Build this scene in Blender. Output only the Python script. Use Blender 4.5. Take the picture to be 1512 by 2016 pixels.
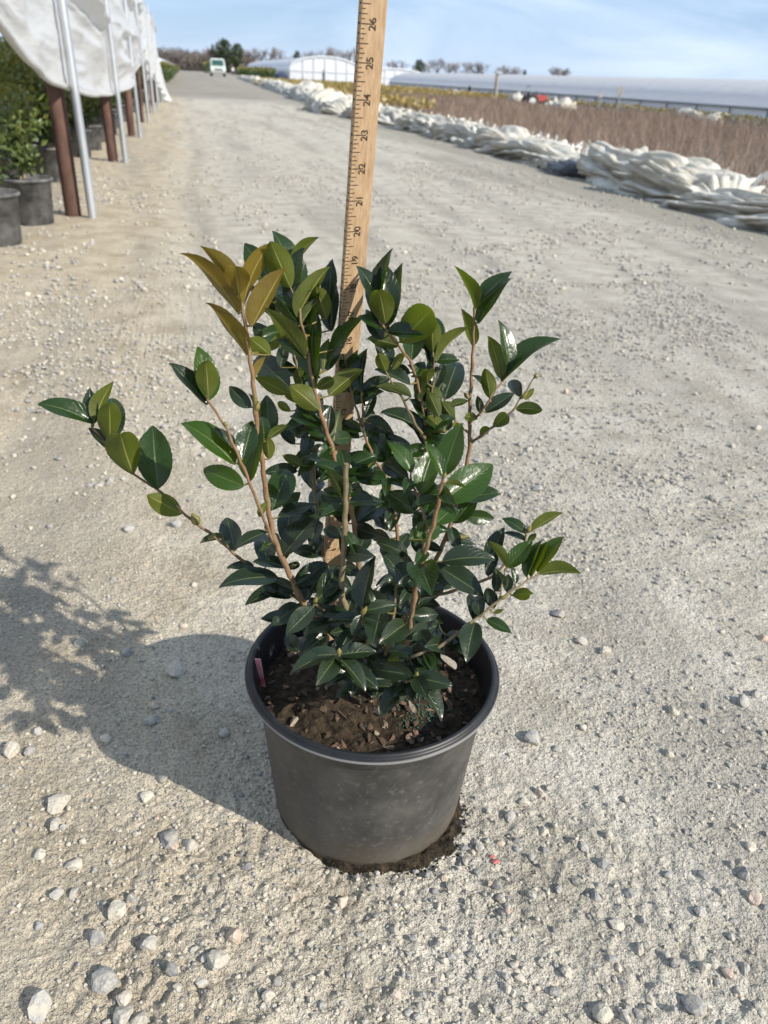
import bpy, bmesh, math, random
import numpy as np
from mathutils import Vector, Matrix
random.seed(7); rng = np.random.default_rng(11)
scene = bpy.context.scene
for o in list(bpy.data.objects): bpy.data.objects.remove(o)

# ------------------------------------------------------------------ camera
# world: +Y runs along the track, Z up, metres.
CH = 0.80                                   # eye height (crouching photographer)
FPX = 1520.0                                # focal length in photograph pixels (1512 x 2016)
R = np.array([[0.9741, -0.0718, 0.2144], [-0.2219, -0.4863, 0.8452], [0.0435, -0.8709, -0.4896]])
FW = np.array([0.2459, 0.9693])             # horizontal viewing direction
camd = bpy.data.cameras.new('camera'); cam = bpy.data.objects.new('camera', camd)
scene.collection.objects.link(cam); scene.camera = cam
camd.sensor_fit = 'HORIZONTAL'; camd.sensor_width = 36.0; camd.lens = 36.0 * FPX / 1512
camd.clip_start = 0.02; camd.clip_end = 4000
r_, d_, f_ = (Vector(R[:, i]).normalized() for i in range(3))
cam.matrix_world = Matrix(((r_.x, -d_.x, -f_.x, 0), (r_.y, -d_.y, -f_.y, 0), (r_.z, -d_.z, -f_.z, CH), (0, 0, 0, 1)))
camd.dof.use_dof = True; camd.dof.focus_distance = 0.80; camd.dof.aperture_fstop = 11.0

# ------------------------------------------------------------------ sky, sun, exposure
SUN_AZ = (0.718, -0.696); SUN_EL = math.radians(34.2)
world = bpy.data.worlds.new('World'); scene.world = world; world.use_nodes = True
wn = world.node_tree; wn.nodes.clear()
def N(t, kind, **kw):
    n = t.nodes.new(kind)
    for k, v in kw.items():
        if k.startswith('i_'):
            key = k[2:]; key = int(key) if key.isdigit() else key.replace('_', ' ')
            n.inputs[key].default_value = v
        else: setattr(n, k, v)
    return n
out = N(wn, 'ShaderNodeOutputWorld'); bg = N(wn, 'ShaderNodeBackground'); bg.inputs[1].default_value = 0.050
sky = N(wn, 'ShaderNodeTexSky'); sky.sky_type = 'NISHITA'; sky.sun_disc = False
sky.sun_elevation = SUN_EL; sky.sun_rotation = math.atan2(SUN_AZ[0], SUN_AZ[1])
sky.air_density = 1.0; sky.dust_density = 0.2; sky.ozone_density = 2.5
tc = N(wn, 'ShaderNodeTexCoord')
mp = N(wn, 'ShaderNodeMapping'); mp.inputs['Scale'].default_value = (1.6, 1.6, 7.0)
nz = N(wn, 'ShaderNodeTexNoise', i_Scale=1.7, i_Detail=7.0, i_Roughness=0.58); nz.inputs['Distortion'].default_value = 0.6
cr = N(wn, 'ShaderNodeValToRGB'); cr.color_ramp.elements[0].position = 0.36; cr.color_ramp.elements[0].color = (0.05, 0.05, 0.05, 1)
cr.color_ramp.elements[1].position = 0.68; cr.color_ramp.elements[1].color = (0.85, 0.85, 0.85, 1)
veil = N(wn, 'ShaderNodeMixRGB'); veil.inputs[0].default_value = 0.55; veil.inputs[2].default_value = (7.0, 10.6, 16.6, 1)
mx = N(wn, 'ShaderNodeMixRGB'); mx.inputs[2].default_value = (11.6, 13.8, 17.0, 1)
wn.links.new(tc.outputs['Generated'], mp.inputs[0]); wn.links.new(mp.outputs[0], nz.inputs['Vector'])
wn.links.new(nz.outputs[0], cr.inputs[0]); wn.links.new(cr.outputs[0], mx.inputs[0])
wn.links.new(sky.outputs[0], veil.inputs[1]); wn.links.new(veil.outputs[0], mx.inputs[1]); wn.links.new(mx.outputs[0], bg.inputs[0]); wn.links.new(bg.outputs[0], out.inputs[0])
sl = bpy.data.lights.new('sun', 'SUN'); sl.energy = 5.0; sl.angle = math.radians(0.55); sl.color = (1.0, 0.935, 0.84)
so = bpy.data.objects.new('sun', sl); scene.collection.objects.link(so)
sd = Vector((SUN_AZ[0] * math.cos(SUN_EL), SUN_AZ[1] * math.cos(SUN_EL), math.sin(SUN_EL)))
so.rotation_euler = sd.to_track_quat('Z', 'Y').to_euler()
so.location = (3, -3, 4)
vs = scene.view_settings; vs.view_transform = 'Standard'; vs.look = 'None'; vs.exposure = 0.57; vs.gamma = 1.0
scene.render.engine = 'CYCLES'; scene.cycles.use_denoising = True; scene.cycles.max_bounces = 8
scene.cycles.transparent_max_bounces = 8; scene.cycles.sample_clamp_indirect = 6.0

# ------------------------------------------------------------------ helpers
def ray(px, py): return R @ np.array([px - 756.0, py - 1008.0, FPX])
def at(px, py, d):
    """point seen at a photograph pixel, d metres ahead of the lens measured along the ground"""
    v = ray(px, py); return np.array([0, 0, CH]) + v * (d / (v[0] * FW[0] + v[1] * FW[1]))
def atz(px, py, z=0.0):
    v = ray(px, py); return np.array([0, 0, CH]) + v * ((z - CH) / v[2])
def atY(px, py, Y):
    v = ray(px, py); return np.array([0, 0, CH]) + v * (Y / v[1])
def fdist(p): return p[0] * FW[0] + p[1] * FW[1]
def pix(p):
    q = np.asarray(p, float) - np.array([0, 0, CH]); c = q @ R
    return np.array([756 + FPX * c[0] / c[2], 1008 + FPX * c[1] / c[2]])

def link(o, parent=None):
    scene.collection.objects.link(o)
    if parent is not None: o.parent = parent
    return o
def tag(o, label=None, cat=None, group=None, kind=None):
    if label: o['label'] = label
    if cat: o['category'] = cat
    if group: o['group'] = group
    if kind: o['kind'] = kind
    return o
def empty(name, loc=(0, 0, 0), rz=0.0):
    e = bpy.data.objects.new(name, None); e.location = loc; e.rotation_euler = (0, 0, rz); e.empty_display_size = 0.05
    return link(e)
def mesh_np(name, V, F, mats=(), smooth=False, fmat=None, uv=None, attrs=None):
    """V (n,3) float, F (m,k) int array of equal polygons (k = 3 or 4)"""
    V = np.asarray(V, np.float32); F = np.asarray(F, np.int32)
    me = bpy.data.meshes.new(name); k = F.shape[1]
    me.vertices.add(len(V)); me.vertices.foreach_set('co', V.ravel())
    me.loops.add(F.size); me.loops.foreach_set('vertex_index', F.ravel())
    me.polygons.add(len(F)); me.polygons.foreach_set('loop_start', np.arange(0, F.size, k, dtype=np.int32))
    try: me.polygons.foreach_set('loop_total', np.full(len(F), k, np.int32))
    except Exception: pass
    if fmat is not None: me.polygons.foreach_set('material_index', np.asarray(fmat, np.int32))
    me.polygons.foreach_set('use_smooth', np.full(len(F), smooth, dtype=bool))
    if uv is not None:
        l = me.uv_layers.new(name='UVMap'); l.data.foreach_set('uv', np.asarray(uv, np.float32)[F.ravel()].ravel())
    if attrs:
        for an, av in attrs.items():
            a = me.attributes.new(an, 'FLOAT', 'POINT'); a.data.foreach_set('value', np.asarray(av, np.float32))
    for m in mats: me.materials.append(m)
    me.update(calc_edges=True); me.validate()
    return me
def obj(name, me, parent=None, loc=None):
    o = bpy.data.objects.new(name, me)
    if loc is not None: o.location = loc
    return link(o, parent)
class MB:
    """collects triangles and quads (stored as triangles) of one mesh"""
    def __init__(s): s.V = []; s.F = []; s.n = 0; s.M = []
    def add(s, V, F, m=0):
        V = np.asarray(V, float).reshape(-1, 3); F = np.asarray(F, int)
        if F.shape[1] == 4: F = np.concatenate([F[:, [0, 1, 2]], F[:, [0, 2, 3]]])
        s.V.append(V); s.F.append(F + s.n); s.M.append(np.full(len(F), m)); s.n += len(V); return s
    def box(s, c, h, m=0, rz=0.0, taper=1.0):
        x, y, z = h; v = np.array([[a * x * (taper if cz > 0 else 1), b * y * (taper if cz > 0 else 1), cz * z] for cz in (-1, 1) for b in (-1, 1) for a in (-1, 1)])
        if rz: v = v @ np.array([[math.cos(rz), math.sin(rz), 0], [-math.sin(rz), math.cos(rz), 0], [0, 0, 1]])
        return s.add(v + np.array(c), [[0, 2, 3, 1], [4, 5, 7, 6], [0, 1, 5, 4], [2, 6, 7, 3], [0, 4, 6, 2], [1, 3, 7, 5]], m)
    def tube(s, P, rad, n=8, m=0, cap=True):
        P = np.asarray(P, float); rad = np.broadcast_to(np.asarray(rad, float), (len(P),))
        T = np.gradient(P, axis=0); T /= np.linalg.norm(T, axis=1)[:, None] + 1e-12
        ref = np.array([0.31, 0.95, 0.1]) if abs(T[:, 2]).mean() > 0.5 else np.array([0, 0, 1.0])
        U = np.cross(T, ref); U /= np.linalg.norm(U, axis=1)[:, None] + 1e-12; W = np.cross(T, U)
        a = np.linspace(0, 2 * math.pi, n, endpoint=False)
        V = (P[:, None] + rad[:, None, None] * (np.cos(a)[None, :, None] * U[:, None] + np.sin(a)[None, :, None] * W[:, None])).reshape(-1, 3)
        k = len(P); F = [[i * n + j, i * n + (j + 1) % n, (i + 1) * n + (j + 1) % n, (i + 1) * n + j] for i in range(k - 1) for j in range(n)]
        s.add(V, F, m)
        if cap:
            for e in (0, k - 1):
                vv = np.concatenate([V[e * n:(e + 1) * n], P[e:e + 1]]); ff = [[j, (j + 1) % n, n] if e else [(j + 1) % n, j, n] for j in range(n)]
                s.add(vv, ff, m)
        return s
    def build(s, name, mats, parent=None, smooth=False, loc=None):
        mats = mats if isinstance(mats, (list, tuple)) else [mats]
        return obj(name, s.mesh(name, mats, smooth), parent, loc)
    def mesh(s, name, mats, smooth=False):
        return mesh_np(name, np.concatenate(s.V), np.concatenate(s.F), mats, smooth, np.concatenate(s.M))
def lathe(prof, n=96):
    prof = np.asarray(prof, float); a = np.linspace(0, 2 * math.pi, n, endpoint=False); k = len(prof)
    V = np.stack([prof[:, None, 0] * np.cos(a), prof[:, None, 0] * np.sin(a), np.repeat(prof[:, 1:2], n, 1)], -1).reshape(-1, 3)
    F = np.array([[i * n + j, i * n + (j + 1) % n, (i + 1) * n + (j + 1) % n, (i + 1) * n + j] for i in range(k - 1) for j in range(n)])
    return V, F
def hash2(ix, iy, seed=0):
    h = (ix.astype(np.int64) * 374761393 + iy.astype(np.int64) * 668265263 + seed * 1274126177) & 0x7fffffff
    h = (h ^ (h >> 13)) * 1103515245 & 0x7fffffff; h = (h ^ (h >> 16)) * 1274126177 & 0x7fffffff
    return ((h ^ (h >> 15)) & 0xffff) / 65535.0
def vnoise(x, y, seed=0):
    ix = np.floor(x).astype(np.int64); iy = np.floor(y).astype(np.int64); fx = x - ix; fy = y - iy
    fx = fx * fx * (3 - 2 * fx); fy = fy * fy * (3 - 2 * fy)
    a = hash2(ix, iy, seed); b = hash2(ix + 1, iy, seed); c = hash2(ix, iy + 1, seed); d = hash2(ix + 1, iy + 1, seed)
    return (a * (1 - fx) + b * fx) * (1 - fy) + (c * (1 - fx) + d * fx) * fy * 1.0
def fbm(x, y, octv=4, seed=0, gain=0.5):
    v = 0; a = 1; t = 0
    for i in range(octv):
        v = v + a * vnoise(x * 2 ** i + 17.3 * i, y * 2 ** i - 9.1 * i, seed + i); t += a; a *= gain
    return v / t
def sstep(a, b, x): t = np.clip((x - a) / (b - a), 0, 1); return t * t * (3 - 2 * t)

# ------------------------------------------------------------------ materials
def mat(name, col=(0.5, 0.5, 0.5), rough=0.6, spec=0.5, metal=0.0, noise=None, bump=None, col2=None, coord='Object', extra=None):
    m = bpy.data.materials.new(name); m.use_nodes = True; t = m.node_tree; b = t.nodes['Principled BSDF']
    b.inputs['Base Color'].default_value = (*col, 1); b.inputs['Roughness'].default_value = rough
    b.inputs['Specular IOR Level'].default_value = spec; b.inputs['Metallic'].default_value = metal
    tcn = N(t, 'ShaderNodeTexCoord')
    if noise and col2 is not None:
        n = N(t, 'ShaderNodeTexNoise', i_Scale=noise[0], i_Detail=noise[1] if len(noise) > 1 else 4.0, i_Roughness=0.6)
        src = tcn.outputs[coord]
        if len(noise) > 2:
            mpn = N(t, 'ShaderNodeMapping'); mpn.inputs['Scale'].default_value = noise[2]; t.links.new(src, mpn.inputs[0]); src = mpn.outputs[0]
        t.links.new(src, n.inputs['Vector'])
        c = N(t, 'ShaderNodeValToRGB'); c.color_ramp.elements[0].position = 0.36; c.color_ramp.elements[1].position = 0.66
        c.color_ramp.elements[0].color = (*col, 1); c.color_ramp.elements[1].color = (*col2, 1)
        t.links.new(n.outputs[0], c.inputs[0]); t.links.new(c.outputs[0], b.inputs['Base Color'])
    if bump:
        n2 = N(t, 'ShaderNodeTexNoise', i_Scale=bump[0], i_Detail=5.0, i_Roughness=0.6); t.links.new(tcn.outputs[coord], n2.inputs['Vector'])
        bp = N(t, 'ShaderNodeBump', i_Strength=bump[1], i_Distance=bump[2]); t.links.new(n2.outputs[0], bp.inputs['Height'])
        t.links.new(bp.outputs[0], b.inputs['Normal'])
    if extra: extra(t, b, tcn)
    return m
def ramp(t, src, stops):
    c = N(t, 'ShaderNodeValToRGB'); e = c.color_ramp.elements
    while len(e) < len(stops): e.new(0.5)
    for el, (p, col) in zip(e, stops): el.position = p; el.color = (*col, 1) if len(col) == 3 else col
    t.links.new(src, c.inputs[0]); return c.outputs[0]
def mixc(t, fac, a, b, mode='MIX'):
    n = N(t, 'ShaderNodeMixRGB'); n.blend_type = mode
    for i, v in ((0, fac), (1, a), (2, b)):
        if isinstance(v, (int, float)): n.inputs[i].default_value = v
        elif isinstance(v, tuple): n.inputs[i].default_value = (*v, 1)
        else: t.links.new(v, n.inputs[i])
    return n.outputs[0]
def mth(t, op, a, b=None, clamp=False):
    n = N(t, 'ShaderNodeMath'); n.operation = op; n.use_clamp = clamp
    for i, v in ((0, a), (1, b)):
        if v is None: continue
        if isinstance(v, (int, float)): n.inputs[i].default_value = v
        else: t.links.new(v, n.inputs[i])
    return n.outputs[0]
def noise(t, vec, scale, detail=4.0, rough=0.6, mscale=None):
    if mscale:
        m = N(t, 'ShaderNodeMapping'); m.inputs['Scale'].default_value = mscale; t.links.new(vec, m.inputs[0]); vec = m.outputs[0]
    n = N(t, 'ShaderNodeTexNoise', i_Scale=scale, i_Detail=detail, i_Roughness=rough); t.links.new(vec, n.inputs['Vector']); return n.outputs[0]

def ground_extra(t, b, tcn):
    P = tcn.outputs['Object']; sx = N(t, 'ShaderNodeSeparateXYZ'); t.links.new(P, sx.inputs[0])
    X, Y = sx.outputs[0], sx.outputs[1]
    wob = noise(t, P, 0.9, 3.0)
    xw = mth(t, 'ADD', X, mth(t, 'MULTIPLY', mth(t, 'SUBTRACT', wob, 0.5), 0.7))
    # sandy verge (warm) against the grey crushed-stone track
    verge = ramp(t, mth(t, 'MULTIPLY', mth(t, 'ADD', xw, 1.0), 0.5), [(0.36, (1, 1, 1)), (0.60, (0, 0, 0))])
    med = noise(t, P, 7.0, 5.0, 0.62)
    road = ramp(t, med, [(0.30, (0.290, 0.265, 0.214)), (0.50, (0.395, 0.367, 0.308)), (0.70, (0.475, 0.447, 0.386))])
    sand = ramp(t, med, [(0.30, (0.290, 0.240, 0.164)), (0.52, (0.400, 0.345, 0.256)), (0.72, (0.470, 0.410, 0.308))])
    c = mixc(t, verge, road, sand)
    # gravelly greyer streaks along the track, away from the wheel lanes
    st = noise(t, P, 1.0, 5.0, 0.62, (2.4, 0.30, 1.0))
    c = mixc(t, ramp(t, st, [(0.48, (0, 0, 0)), (0.66, (0.75, 0.75, 0.75))]), c, (0.255, 0.238, 0.205))
    # damp, darker dirt on the far stretch
    far = ramp(t, mth(t, 'DIVIDE', mth(t, 'ADD', Y, mth(t, 'MULTIPLY', mth(t, 'SUBTRACT', wob, 0.5), 6.0)), 60.0), [(0.42, (0, 0, 0)), (0.50, (0.8, 0.8, 0.8))])
    c = mixc(t, far, c, ramp(t, noise(t, P, 0.35, 4.0), [(0.35, (0.15, 0.134, 0.106)), (0.7, (0.255, 0.232, 0.192))]))
    # darker edge beside the tarps
    edge = ramp(t, mth(t, 'DIVIDE', mth(t, 'ADD', X, mth(t, 'MULTIPLY', mth(t, 'SUBTRACT', st, 0.5), 3.0)), 5.0), [(0.50, (0, 0, 0)), (0.66, (0.85, 0.85, 0.85))])
    c = mixc(t, edge, c, (0.25, 0.232, 0.19))
    grain = noise(t, P, 240.0, 3.0, 0.7)
    c = mixc(t, 0.85, c, ramp(t, grain, [(0.30, (0.40, 0.38, 0.35)), (0.47, (0.97, 0.97, 0.97)), (0.70, (1.45, 1.42, 1.36))]), 'MULTIPLY')
    specks = noise(t, P, 95.0, 2.0, 0.5)
    c = mixc(t, ramp(t, specks, [(0.66, (0, 0, 0)), (0.715, (0.55, 0.55, 0.55))]), c, (0.24, 0.235, 0.225))
    t.links.new(c, b.inputs['Base Color'])
    b1 = N(t, 'ShaderNodeBump', i_Strength=1.0, i_Distance=0.006); t.links.new(noise(t, P, 210.0, 3.0, 0.7), b1.inputs['Height'])
    b2 = N(t, 'ShaderNodeBump', i_Strength=0.7, i_Distance=0.012); t.links.new(noise(t, P, 60.0, 4.0, 0.65), b2.inputs['Height'])
    t.links.new(b1.outputs[0], b2.inputs['Normal']); t.links.new(b2.outputs[0], b.inputs['Normal'])
M = {}
M['ground'] = mat('gravel_ground', rough=0.92, spec=0.25, extra=ground_extra)
STONE = [(0.0, (0.15, 0.15, 0.155)), (0.25, (0.24, 0.24, 0.245)), (0.48, (0.32, 0.315, 0.30)), (0.66, (0.40, 0.37, 0.31)), (0.86, (0.50, 0.465, 0.39)), (0.97, (0.45, 0.33, 0.26))]
def stone_extra(src):
    def f(t, b, tcn):
        if src == 'object': v = N(t, 'ShaderNodeObjectInfo').outputs['Random']
        else:
            a = N(t, 'ShaderNodeAttribute'); a.attribute_name = 'tone'; v = a.outputs['Fac']
        geo = N(t, 'ShaderNodeNewGeometry'); P = geo.outputs['Position']
        c = ramp(t, v, STONE)
        c = mixc(t, 0.8, c, ramp(t, noise(t, P, 330.0, 4.0, 0.65), [(0.32, (0.55, 0.55, 0.56)), (0.5, (0.98, 0.97, 0.95)), (0.68, (1.25, 1.22, 1.15))]), 'MULTIPLY')
        # pale road dust lying on the stones
        c = mixc(t, ramp(t, noise(t, P, 90.0, 3.0), [(0.40, (0, 0, 0)), (0.66, (0.75, 0.75, 0.75))]), c, (0.40, 0.365, 0.295))
        t.links.new(c, b.inputs['Base Color'])
        bp = N(t, 'ShaderNodeBump', i_Strength=0.7, i_Distance=0.003); t.links.new(noise(t, P, 220.0, 4.0, 0.65), bp.inputs['Height']); t.links.new(bp.outputs[0], b.inputs['Normal'])
    return f
M['stone'] = mat('stone', rough=0.85, spec=0.3, extra=stone_extra('object'))
M['gravel'] = mat('gravel', rough=0.88, spec=0.3, extra=stone_extra('attr'))

# ------------------------------------------------------------------ ground: one sheet out to the horizon
def xb(y): return 4.35 + np.maximum(0, y - 24) * 0.034      # edge of the track on the tarp side
def terrain(x, y):
    """broad shape: nearly level track, field on the far side of the tarps lies lower"""
    z = -0.35 * sstep(0.0, 1.4, x - xb(y) - 0.15)
    near = np.clip(1.2 - y / 30.0, 0, 1)
    z = z + near * 0.012 * (fbm(x * 1.1, y * 0.35, 3, 5) - 0.5) * 2 * sstep(0.2, 1.2, np.hypot(x - 0.167, y - 0.675))
    rut = np.exp(-((x - 0.02 - 0.05 * np.sin(y * 0.7)) / 0.09) ** 2) - 0.7 * np.exp(-((x + 0.20 - 0.05 * np.sin(y * 0.7)) / 0.10) ** 2)
    z = z - 0.010 * rut * sstep(1.6, 3.0, y) * near
    return z
def ground_h(x, y):
    z = terrain(x, y); r = np.hypot(x - 0.2, y - 0.9); k = np.clip(1.6 - r / 2.2, 0.0, 1.0)
    rough = 0.50 + 0.95 * sstep(0.42, 0.62, fbm(x * 2.2 + 3, y * 2.2, 3, 31)) * (0.6 + 0.6 * sstep(0.3, -0.3, x))
    h = 0.0110 * (fbm(x * 9, y * 9, 2, 40) - 0.5) + 0.0042 * (fbm(x * 33, y * 33, 2, 50) - 0.5)
    cl = fbm(x * 75, y * 75, 2, 60); h = h + 0.0085 * np.clip(cl - 0.50, -0.06, 1) + 0.0050 * (vnoise(x * 170, y * 170, 70) - 0.5)
    return z + h * rough * k
def lines(lo, hi, step, far_lo, far_hi, g):
    a = list(np.arange(lo, hi + step / 2, step)); s = step; p = a[-1]
    while p < far_hi: s *= g; p += s; a.append(p)
    s = step; p = a[0]; b = []
    while p > far_lo: s *= g; p -= s; b.append(p)
    return np.array(b[::-1] + a)
gx = lines(-0.40, 0.85, 0.0036, -900, 1100, 1.048); gy = lines(0.32, 1.20, 0.0036, -60, 1500, 1.030)
GX, GY = np.meshgrid(gx, gy); nx, ny = len(gx), len(gy)
GZ = ground_h(GX.ravel(), GY.ravel())
idx = np.arange(nx * ny).reshape(ny, nx)
GF = np.stack([idx[:-1, :-1], idx[:-1, 1:], idx[1:, 1:], idx[1:, :-1]], -1).reshape(-1, 4)
ground = obj('ground', mesh_np('ground', np.stack([GX.ravel(), GY.ravel(), GZ], -1), GF, [M['ground']], True))
tag(ground, kind='structure')
print('ground', nx, ny)
def gz(x, y): return float(ground_h(np.array([x], float), np.array([y], float))[0])

# stones: shared meshes, the larger ones are pieces of the ground
def ico(sub):
    bm = bmesh.new(); bmesh.ops.create_icosphere(bm, subdivisions=sub, radius=1.0)
    V = np.array([v.co[:] for v in bm.verts]); F = np.array([[v.index for v in f.verts] for f in bm.faces]); bm.free(); return V, F
I1 = ico(2); I0 = ico(1)
def rock(seed, base, chop=5):
    r = np.random.default_rng(seed); V = base[0].copy()
    V *= r.uniform(0.78, 1.0, (1, 1)) * np.array([1.0, r.uniform(0.66, 0.95), r.uniform(0.5, 0.78)])
    for _ in range(chop):                       # flat broken faces
        n = r.normal(size=3); n /= np.linalg.norm(n); d = r.uniform(0.34, 0.66)
        s = V @ n; V = V - np.outer(np.maximum(0, s - d), n) * 0.92
    V += r.normal(size=V.shape) * 0.025
    return V, base[1]
ROCKS = [mesh_np('stone', *rock(100 + i, I1, 7 + i % 4), [M['stone']], False) for i in range(10)]
def put_stone(x, y, size, sink=0.34, k=None):
    k = random.randrange(10) if k is None else k
    o = obj('stone', ROCKS[k], ground, (x, y, gz(x, y) + size * (0.5 - sink) * 0.62))
    o.scale = (size / 2, size / 2, size / 2 * random.uniform(0.8, 1.1)); o.rotation_euler = (random.uniform(-0.3, 0.3), random.uniform(-0.3, 0.3), random.uniform(0, 6.28)); return o
STN = [(336,1650,52),(373,1664,40),(150,1701,38),(113,1759,30),(143,1759,28),(227,1796,54),(187,1842,48),(259,1766,25),(294,1863,38),(460,1856,44),(426,1900,50),(206,1932,68),(79,1979,58),(245,1967,34),(245,1997,44),(528,1969,28),(287,1569,32),(321,1537,24),(278,2006,45),(340,1916,34),(23,1479,44),(58,1479,34),(76,1439,28),(299,1421,32),(444,1444,27),(111,1585,50),(109,1624,34),(412,1756,22),(546,1937,20),(593,1694,18),(673,1775,26),
(344,1322,48),(252,1285,26),(160,1267,30),(254,1041,32),(348,1033,34),(223,1138,15),(303,1392,25),
(1045,1459,44),(1160,1427,18),(1147,1434,22),(1062,1563,29),(1080,1553,22),(1003,1611,34),(1070,1638,32),(1187,1703,30),(1150,1668,24),(1170,1766,31),(1099,1755,24),(978,1747,25),(986,1774,24),(1212,1818,32),(1264,1812,20),(1258,1870,28),(1112,1918,26),(1202,1889,22),(1223,1933,25),(1365,1979,44),(1189,1994,42),(1283,1969,28),(1467,1906,30),(1384,1906,31),(1486,1772,42),(1463,1726,33),(1436,1705,24),(1384,1726,26),(1474,1670,26),(1323,1402,31),(1461,1384,32),(1486,1369,28),(1392,1394,22),(1315,1484,26),(1097,1476,22),(1231,1574,26),(1375,1800,25),(1325,1900,27),(1022,1931,22),(1010,1960,22),(987,1664,20),(1074,1680,24),(1045,1693,20),(930,1680,20),(1091,1952,24),(1039,1988,20),(1258,1994,22),(1227,1996,24),
(1357,923,18),(1057,964,25),(1097,1212,32),(1144,1265,28),(1191,1285,26),(1113,773,18),(1404,984,22),(1502,1259,26)]
n_st = 0
for (px, py, s) in STN:
    p = atz(px, py); d = np.linalg.norm(p - np.array([0, 0, CH])); put_stone(p[0], p[1], s * d / FPX * 1.04); n_st += 1
while n_st < 290:
    px, py = random.uniform(-20, 1530), 2030 - (random.random() ** 1.4) * 1250
    p = atz(px, py)
    if math.hypot(p[0] - 0.167, p[1] - 0.675) < 0.15 or (px < 700 and random.random() < 0.5): continue
    if random.random() > 0.35 + 0.65 * float(fbm(np.array([p[0] * 2.2 + 3]), np.array([p[1] * 2.2]), 3, 31)[0] > 0.5) + (0.2 if px > 900 else 0): continue
    d = np.linalg.norm(p - np.array([0, 0, CH])); s = random.choice((12, 13, 15, 17, 19, 22, 26)) * min(d, 1.7) / FPX
    put_stone(p[0], p[1], s); n_st += 1
# gravel too small to pick apart: one mesh
GR = [rock(300 + i, I0, 3) for i in range(12)]
def gravel_patch(n, xr, yr, smin, smax, pw, dens_seed, thr, flat=0.3, far=False):
    xs = rng.uniform(*xr, n); ys = rng.uniform(*yr, n)
    dn = fbm(xs * 2.2 + 3, ys * 2.2, 3, 31) * 0.5 + fbm(xs * 5.0, ys * 1.3, 3, dens_seed) * 0.5
    keep = rng.random(n) < np.clip((dn - thr) * 5.0 + 0.28, 0.06, 1.0)
    keep &= (np.hypot(xs - 0.167, ys - 0.675) > 0.122) & (xs < xb(ys) + 0.1)
    xs, ys = xs[keep], ys[keep]; s = smin + (smax - smin) * rng.random(len(xs)) ** pw
    z = ground_h(xs, ys) + s * flat * 0.5; a = rng.uniform(0, 6.28, len(xs)); k = rng.integers(0, 12, len(xs)); tone = np.where(rng.random(len(xs)) < 0.62, rng.uniform(0.58, 0.86, len(xs)), rng.random(len(xs)))
    if far: tone = rng.uniform(0.02, 0.80, len(xs))          # mixed grey chippings, darkened to stand in for shadow speckle too
    Vs, Fs, Ts = [], [], []; n0 = 0
    for j in range(12):
        q = np.where(k == j)[0]
        if not len(q): continue
        bv, bf = GR[j]; ca, sa = np.cos(a[q])[:, None], np.sin(a[q])[:, None]; h = s[q][:, None] / 2
        V = np.stack([(bv[:, 0] * ca - bv[:, 1] * sa) * h + xs[q][:, None], (bv[:, 0] * sa + bv[:, 1] * ca) * h + ys[q][:, None], bv[:, 2] * h + z[q][:, None]], -1)
        F = bf[None] + (n0 + np.arange(len(q)) * len(bv))[:, None, None]
        Vs.append(V.reshape(-1, 3)); Fs.append(F.reshape(-1, 3)); Ts.append(np.repeat(tone[q], len(bv))); n0 += len(q) * len(bv)
    return np.concatenate(Vs), np.concatenate(Fs), np.concatenate(Ts)
parts = [gravel_patch(34000, (-0.45, 1.0), (0.30, 1.5), 0.0016, 0.0080, 3.0, 80, 0.47), gravel_patch(9500, (0.15, 1.5), (0.30, 1.9), 0.0042, 0.0135, 2.0, 84, 0.46, far=True), gravel_patch(2500, (-0.45, 0.2), (0.30, 1.9), 0.0040, 0.0110, 2.4, 85, 0.50, far=True),
         gravel_patch(30000, (-0.9, 2.4), (1.4, 3.4), 0.005, 0.021, 2.4, 81, 0.48, far=True),
         gravel_patch(19000, (-1.0, 4.3), (3.2, 9.0), 0.009, 0.036, 2.4, 82, 0.49, far=True),
         gravel_patch(4500, (-0.6, 4.2), (8.5, 26.0), 0.012, 0.05, 2.5, 83, 0.50, far=True)]
off = 0; Vs, Fs, Ts = [], [], []
for v, f, tn in parts: Vs.append(v); Fs.append(f + off); Ts.append(tn); off += len(v)
gv = obj('gravel', mesh_np('gravel', np.concatenate(Vs), np.concatenate(Fs), [M['gravel']], False, attrs={'tone': np.concatenate(Ts)}))
tag(gv, 'loose grey and beige grit and gravel scattered over the dirt track', 'gravel', kind='stuff')

# ------------------------------------------------------------------ left: hoop house with posts, film and potted shrubs
def film_mat(name, col, trans, rough=0.35):
    m = bpy.data.materials.new(name); m.use_nodes = True; t = m.node_tree; b = t.nodes['Principled BSDF']
    P = N(t, 'ShaderNodeTexCoord').outputs['Object']
    c = mixc(t, ramp(t, noise(t, P, 2.2, 4.0), [(0.45, (0, 0, 0)), (0.7, (0.5, 0.5, 0.5))]), col, tuple(x * y for x, y in zip(col, (0.88, 0.85, 0.79))))
    t.links.new(c, b.inputs['Base Color']); b.inputs['Roughness'].default_value = rough
    bp = N(t, 'ShaderNodeBump', i_Strength=0.6, i_Distance=0.05); t.links.new(noise(t, P, 4.0, 4.0, 0.5, (1, 0.22, 1.8)), bp.inputs['Height']); t.links.new(bp.outputs[0], b.inputs['Normal'])
    tr = N(t, 'ShaderNodeBsdfTranslucent'); tr.inputs[0].default_value = (*[x * 0.95 for x in col], 1)
    mxs = N(t, 'ShaderNodeMixShader'); mxs.inputs[0].default_value = trans
    t.links.new(b.outputs[0], mxs.inputs[1]); t.links.new(tr.outputs[0], mxs.inputs[2]); t.links.new(mxs.outputs[0], t.nodes['Material Output'].inputs[0]); return m
M['film'] = film_mat('white_film', (0.64, 0.64, 0.63), 0.36)
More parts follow.
